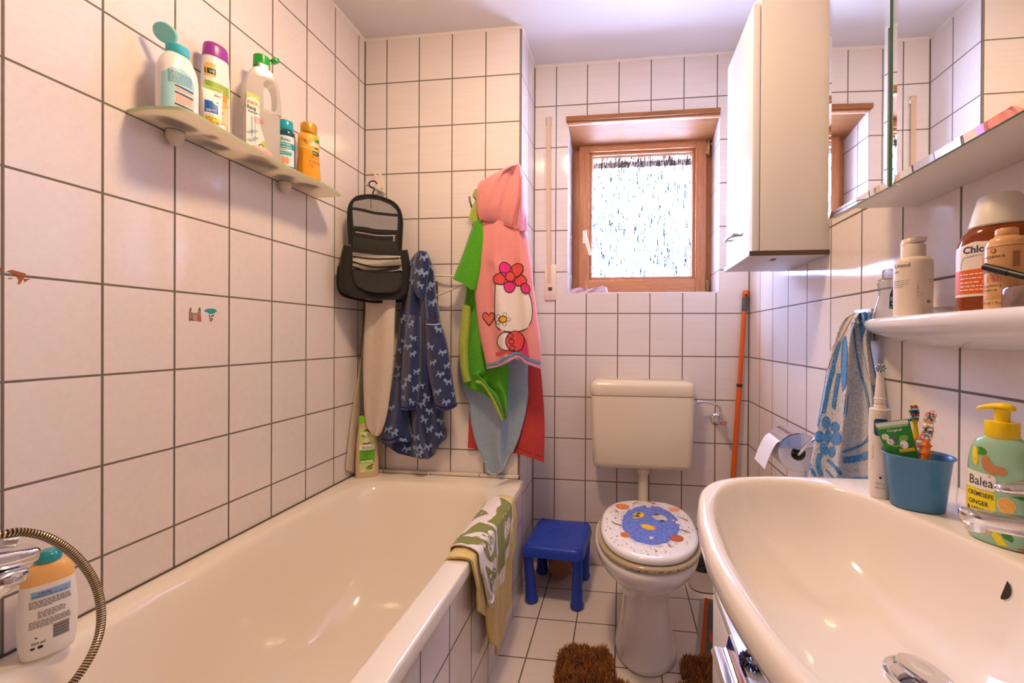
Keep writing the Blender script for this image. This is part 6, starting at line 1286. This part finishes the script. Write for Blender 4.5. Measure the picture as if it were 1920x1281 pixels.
MG = C_('soap_mint', '#9fcdae', .22, coat=.4); m = MB(); B.mesh(m, MG); SDS = lambda u, v: B.surf(u+.0115, v); LBX = -.052
m.decal([(LBX, .066), (-.012, .066), (-.0085, .069), (-.0085, .083), (-.011, .086), (LBX, .088)], SDS, PAPERW, .0004, .004); m.decal([(LBX, .024), (-.0085, .024), (-.0085, .062), (-.011, .065), (LBX, .066)], SDS, YEL, .0004, .004)
m.text('Balea', -.0115, .0705, .0165, SDS, INK, .0008, 'r', sx=.95); m.decal([(-.0185, .0835), (-.0145, .083), (-.0145, .0845), (-.0165, .0853)], SDS, ORA, .0008)
m.text('CREMESEIFE', -.0105, .0565, .0078, SDS, INK, .0008, 'r', bold=.01, sx=.86); m.text('GINGER', -.017, .0455, .0080, SDS, INK, .0008, 'r', bold=.01, sx=.95); m.text('& LEMON', -.0150, .0365, .0080, SDS, INK, .0008, 'r', bold=.01, sx=.95)
GGR, GGR2 = C_('ginger_root', '#c98a54', .5), C_('ginger_slice', '#e6bb80', .5); LEMO, LEMR = C_('lemon_flesh', '#f6b545', .4), C_('lemon_rind', '#f8d98e', .4)
for u, v, a, b_, mt, r in ((-.021, .101, .006, .010, GGR, .3), (-.013, .094, .012, .006, GGR, -.1), (-.002, .094, .006, .0055, GGR, 0), (-.018, .097, .008, .006, GGR, .5), (-.036, .107, .004, .012, YEL, .15), (-.0345, .100, .003, .004, ORA, .2), (-.027, .116, .006, .0027, GREENL, -.25), (-.0265, .1125, .006, .003, GREENL, .25)): m.blob(u, v, a, b_, SDS, mt, .0006, r, 18, .004, .08, int(u*1e4))
m.decal([(.003, .078), (.012, .084), (.024, .0875), (.030, .086), (.026, .080), (.014, .0755), (.005, .0755)], SDS, GGR2, .0006, .004)
m.blob(.0035, .0535, .0105, .0095, SDS, LEMR, .0006, 0, 26, .004); m.blob(.0035, .0535, .0092, .0082, SDS, LEMO, .0009, 0, 26, .004)
for k in range(9): a = 2*pi*k/9; stroke(m, [(.0035, .0535), (.0035+.0088*cos(a), .0535+.0078*sin(a))], .0005, SDS, LEMR, .0012)
m.decal([(.008, .0655), (.018, .068), (.030, .066), (.02, .0635)], SDS, GREENL, .0006, .004); m.decal([(.001, .026), (-.004, .021), (.001, .013), (.010, .010), (.012, .014), (.008, .022)], SDS, GREENL, .0006, .004); m.decal([(-.014, .014), (-.009, .018), (-.002, .014), (.006, .004), (-.006, .003)], SDS, YEL, .0006, .004); m.decal([(-.028, .022), (-.015, .019), (-.014, .012), (-.022, .013)], SDS, GGR2, .0006, .004); m.decal([(.014, .004), (.026, .006), (.028, .002), (.016, .002)], SDS, GGR, .0006, .004)
m.build('dispenser_body', sd, local=True)
YP = C_('pump_yellow', '#f4d20e', .3); m = MB(); m.lathe([(.0208, .1325), (.0214, .1335), (.0210, .150), (.0205, .1525), (.001, .1525)], YP, seg=36); m.build('pump_collar', sd, local=True)
m = MB(); m.lathe([(.0095, .152), (.0098, .166), (.013, .1685)], YP, seg=24, cap1=False); R = []
for u, w, h, z in ((-.033, .001, .001, .1655), (-.030, .0035, .0022, .1665), (-.020, .006, .0035, .169), (-.010, .009, .0045, .1705), (.0, .011, .0055, .171), (.010, .010, .0048, .171), (.015, .006, .003, .1695), (.0165, .001, .001, .1685)): R.append([Vector((u, w*cos(a), z+h*sin(a))) for a in [2*pi*k/20 for k in range(20)]])
m.loft(R, YP); m.build('pump_head', sd, local=True, smooth=60)

x, y = 1.600, .5175
cu = thing('tooth_mug', 'oval blue plastic tooth mug standing on the washbasin rim', 'mug', (x, y, BZ+.0003), face_cam(x, y, .15))
MUG = P('mug_blue', '#4a86b4', .28, var=(30, '#3f78a6', .4)); m = MB(); m.loft([se_ring(0, 0, z, rx, ry, 2.2, 56) for z, rx, ry in ((0, .031, .023), (.002, .0335, .0255), (.04, .0372, .0285), (.076, .0412, .032), (.079, .0442, .035), (.0805, .0452, .036), (.0815, .0445, .0353), (.080, .0425, .033), (.076, .0395, .0303), (.04, .0355, .0268), (.006, .032, .0235))], MUG, True, True); m.build('mug_body', cu, local=True, smooth=60)
WMc = WM[cu]; mug = lambda u, v, z: WMc @ Vector((u, v, z))
def brush(label, foot, head, mats, bend=.0):
    t_ = thing('toothbrush', label, 'toothbrush', foot, 0, 'toothbrushes in the blue mug'); foot, head = Vector(foot), Vector(head); d = (head-foot); L_ = d.length; d.normalize(); view = (CAM-head).normalized(); fr = (view-d*view.dot(d)).normalized(); sd_ = d.cross(fr); k = Matrix((sd_, fr, d)).transposed().to_4x4(); k.translation = foot
    hd, bd, br_ = mats; m = MB(); R = []
    for z, w, h in ((0, .004, .003), (.006, .006, .0045), (.05, .0065, .005), (.075, .0055, .0045), (.095, .0045, .004), (L_-.030, .0030, .0028), (L_-.024, .0052, .0026), (L_-.012, .0066, .0026), (L_-.003, .0055, .0026), (L_, .002, .0018)): R.append([k @ Vector((w*cos(a), h*sin(a), z)) for a in [2*pi*j/20 for j in range(20)]])
    m.loft(R, hd); m.build('handle', t_, smooth=60)
    m = MB()
    for i in range(4): R = [[k @ Vector(((.0068*sin(pi*min(max(f, .04), .96)))*cos(a), .0052*sin(a), .055+i*.012+.009*f)) for a in [2*pi*j/16 for j in range(16)]] for f in (0, .25, .5, .75, 1)]; m.loft(R, bd)
    m.build('handle_grip', t_)
    m = MB()
    rnd = random.Random(len(label))
    for i in range(7):
        for j in range(3):
            c = Vector(((j-1)*.0036, .0024, L_-.0215+i*.0031)); e = c+Vector((rnd.gauss(0, .0012), .0095+rnd.gauss(0, .0008), rnd.gauss(0, .0012))); m.tube([k @ c, k @ e], lambda f: .0014+.0005*f, br_[i % len(br_)], 7)
    b_ = m.build('bristles', t_); b_['kind'] = 'stuff'
mz = BZ+.004
hA, hB, hC = at(1713, 768, y=.535), at(1748, 780, y=.512), at(1741, 802, y=.490)
brush('yellow toothbrush with blue and orange bristles in the tooth mug', mug(.006, .006, .005), hA+Vector((0, 0, .008)), (YEL, C_('grip_orange', '#f09a3a'), [BLU, SKYB, C_('bristle_rust', '#b5502f'), BLU]))
brush('pink toothbrush with pale bristles leaning right in the tooth mug', mug(-.018, .003, .005), hB+Vector((0, 0, .008)), (C_('brush_pink', '#e8697a'), C_('grip_mint', '#bfe0d2'), [INKW, MINT, C_('bristle_rose', '#f2b9c2')]))
brush('orange toothbrush with white and grey bristles in the tooth mug', mug(.004, -.012, .005), hC+Vector((0, 0, .008)), (C_('brush_orange', '#f08a20'), C_('grip_orange2', '#e86f18'), [INKW, GREYL]))
tb_t0, tb_t1 = at(1673, 797, y=.522), mug(-.004, -.006, .030)
d = (tb_t0-tb_t1).normalized(); vw = (CAM-tb_t0).normalized(); fr = -(vw-d*vw.dot(d)).normalized(); sd_ = fr.cross(d); Lm = (tb_t0-tb_t1).length
tt = thing('toothpaste_tube', 'small green herbal toothpaste tube standing crimp up in the tooth mug', 'tube', tb_t1); K = Matrix((-sd_ if sd_.dot(CR) < 0 else sd_, fr, d)).transposed().to_4x4(); K.translation = tb_t1
B = Bottle([(.0, .0105, .0105, 2), (.012, .0155, .0105, 2.1), (.030, .0175, .0085, 2.2), (Lm-.006, .0215, .0022, 3), (Lm, .0222, .0012, 5), (Lm+.006, .0222, .0012, 5)])
m = MB(); s0 = 0; TG = C_('tube_herbal_green', '#2f8f3c', .3); B.mesh(m, TG); z0 = Lm
m.rect(-.0205, z0-.0005, .0205, z0+.0055, B.surf, C_('tube_crimp_white', '#e9eee6', .35)); m.rect(-.019, z0-.004, .019, z0-.0007, B.surf, C_('tube_pale_green', '#8fc48a', .3)); m.text('Original', -.009, z0-.0095, .0058, B.surf, INKW, .0006)
for cu_, cv in ((-.0135, z0-.016), (-.0095, z0-.024)):
    for k in range(10): a = 2*pi*k/10; m.blob(cu_+.0034*cos(a), cv+.0034*sin(a), .0018, .0009, B.surf, INKW, .0007, a, 8)
    m.blob(cu_, cv, .0016, .0016, B.surf, YEL, .0009)
for k, (u, v, r) in enumerate(((-.004, z0-.018, .7), (-.007, z0-.030, -.5), (-.002, z0-.026, .3), (.001, z0-.031, -.2))): m.blob(u, v, .005, .0013, B.surf, LIME if k % 2 else C_('print_violet', '#7b5a9e'), .0007, r, 10)
m.blob(.008, z0-.021, .0062, .0045, B.surf, C_('print_leaf', '#79b84a'), .0007, .4); m.blob(.006, z0-.030, .005, .006, B.surf, INKW, .0007); m.rect(-.002, z0-.041, .0165, z0-.036, B.surf, YEL, .0009); m.text('NEU: FORMEL', .0072, z0-.040, .0026, B.surf, INK, .0012, 'c')
m.xform(0, K); m.build('tube_body', tt)
m = MB(); m.lathe([(.001, -.012), (.009, -.012), (.010, -.010), (.0105, .0), (.001, .0)], INKW, seg=24); m.xform(0, K); m.build('tube_cap', tt)

x, y = 1.570, .558
eb = thing('electric_toothbrush', 'white and blue electric toothbrush standing upright beside the tooth mug', 'electric toothbrush', (x, y, BZ+.0003), face_cam(x, y, .08))
B = Bottle(smooth_rows([(.0, .0135, .0145, 2.3), (.002, .0148, .0155, 2.3), (.03, .0150, .0158, 2.3), (.09, .0152, .0158, 2.3), (.137, .0146, .0152, 2.3), (.1415, .0138, .0145, 2.3), (.1425, .0095, .0105, 2.1)]))
EBW = C_('brush_body_white', '#efe6de', .3); m = MB(); B.mesh(m, EBW)
EBB = C_('brush_blue', '#27408f', .35)
m.decal([(-.0085, .104), (-.0065, .1005), (.0075, .1005), (.0095, .104), (.0095, .124), (.0075, .1275), (-.0065, .1275), (-.0085, .124)], B.surf, EBB, .0005, .004); m.blob(-.003, .119, .0045, .0045, B.surf, C_('button_blue', '#5f78bb', .3), .0009, 0, 22, .004); m.blob(-.003, .119, .0036, .0036, B.surf, EBB, .0011, 0, 22, .004)
m.text('Precision Clean', -.0085, .062, .0036, B.surf, C_('print_salmon', '#c98f80'), .0006, rot=pi/2); m.rect(-.0045, .036, .0045, .0365, B.surf, GREYL); m.blob(.0, .0335, .0018, .0018, B.surf, INK); stroke(m, [(-.006, .024), (-.004, .0255), (.004, .0255), (.006, .024), (.004, .0225), (-.004, .0225)], .0006, B.surf, GREYL, .0006, None, True); m.text('BRAUN', 0, .016, .0042, B.surf, GREYL, .0006, 'c')
m.build('brush_handle', eb, local=True)
m = MB(); m.loft([se_ring(.0115, .0035, z, .0048, .0125, 2.2, 24) for z in (.006, .09)], EBB); m.build('side_grip', eb, local=True)
m = MB(); m.loft([se_ring(0, 0, z, r, r, 2, 28) for z, r in ((.142, .0088), (.1435, .0090), (.148, .0085), (.1485, .0078), (.152, .0080), (.157, .0078), (.1575, .0084), (.1595, .0084), (.160, .0076), (.178, .0062), (.198, .0050), (.208, .0046))], EBW); nk = m.build('brush_neck', eb, local=True)
m = MB(); m.loft([se_ring(0, 0, z, .0081, .0081, 2, 28) for z in (.1495, .1515)], C_('ring_rose', '#e0b4a4', .3)); m.build('colour_ring', nk, local=True)
m = MB(); m.lathe([(.001, -.003), (.0062, -.003), (.0068, -.001), (.0068, .004), (.001, .004)], EBW, (0, -.002, .2085), 26, 'y'); rnd = random.Random(3)
hdp = m.build('brush_head', eb, local=True); m = MB()
for r, n_, mts in ((.0012, 5, [MINT]), (.0035, 9, [INKW, MINT]), (.0056, 16, [EBB, INKW])):
    for k in range(n_): a = 2*pi*k/n_; c = Vector((r*cos(a), -.0058, .2085+r*sin(a))); m.tube([c, c+Vector((cos(a)*.0004, -.0075, sin(a)*.0004))], .0010, mts[k % len(mts)], 6)
bs = m.build('bristles', hdp, local=True); bs['kind'] = 'stuff'

# ------------------------------------------------------------------ vanity unit
vu = thing('vanity_unit', 'white vanity unit with broad chrome grip under the washbasin', 'vanity unit', (1.53, .345, 0))
VX, VY0, VY1, VZ = 1.319, .083, .607, .66
VW = P('vanity_white', '#ebe7e6', .22, coat=.2); m = MB(); m.box((VX+.0185, VY0+.002, .08), (X3-.0005, VY1-.002, VZ-.0165), FOIL, .001); m.box((VX+.05, VY0+.02, .0), (X3-.01, VY1-.02, .08), P('plinth_grey', '#8d8983', .5)); m.build('vanity_body', vu)
m = MB(); m.box((VX, VY0, VZ-.016), (X3-.0005, VY1, VZ), VW, .001); m.build('vanity_top', vu)
for z0, z1 in ((.452, VZ-.019), (.27, .449), (.085, .267)):
    m = MB(); m.box((VX+.0005, VY0+.001, z0), (VX+.018, VY1-.001, z1), FOIL, .0012); df = m.build('drawer_front', vu)
    m = MB(); prof = [(VX+.0004, z1-.012), (VX-.0, z1+.0185), (VX-.004, z1+.0185), (VX-.008, z1-.002), (VX-.012, z1-.003), (VX-.026, z1-.001), (VX-.0305, z1-.008), (VX-.0285, z1-.011), (VX-.024, z1-.005), (VX-.012, z1-.008), (VX-.004, z1-.016), (VX+.0004, z1-.022)]
    m.prism(prof, (0, .225, 0), (1, 0, 0), (0, 0, 1), (0, .25, 0), CHROME); m.build('grip_rail', df)
hc_ = at(1396, 1234, z=VZ+.008); ht_ = thing('hair_tie', 'dark purple spiral hair tie lying on the vanity top under the basin rim', 'hair tie', (hc_.x+.008, hc_.y, VZ+.0003)); m = MB(); pts = []
for i in range(260): a = 2*pi*i/260; b_ = a*18; r = .013+.0032*cos(b_); pts.append(Vector((hc_.x+.010+r*cos(a), hc_.y+r*sin(a), VZ+.0052+.0032*sin(b_))))
m.tube(pts, .0016, P('hair_tie_purple', '#3a3058', .3, coat=.4), 6); m.build('spiral_cord', ht_)
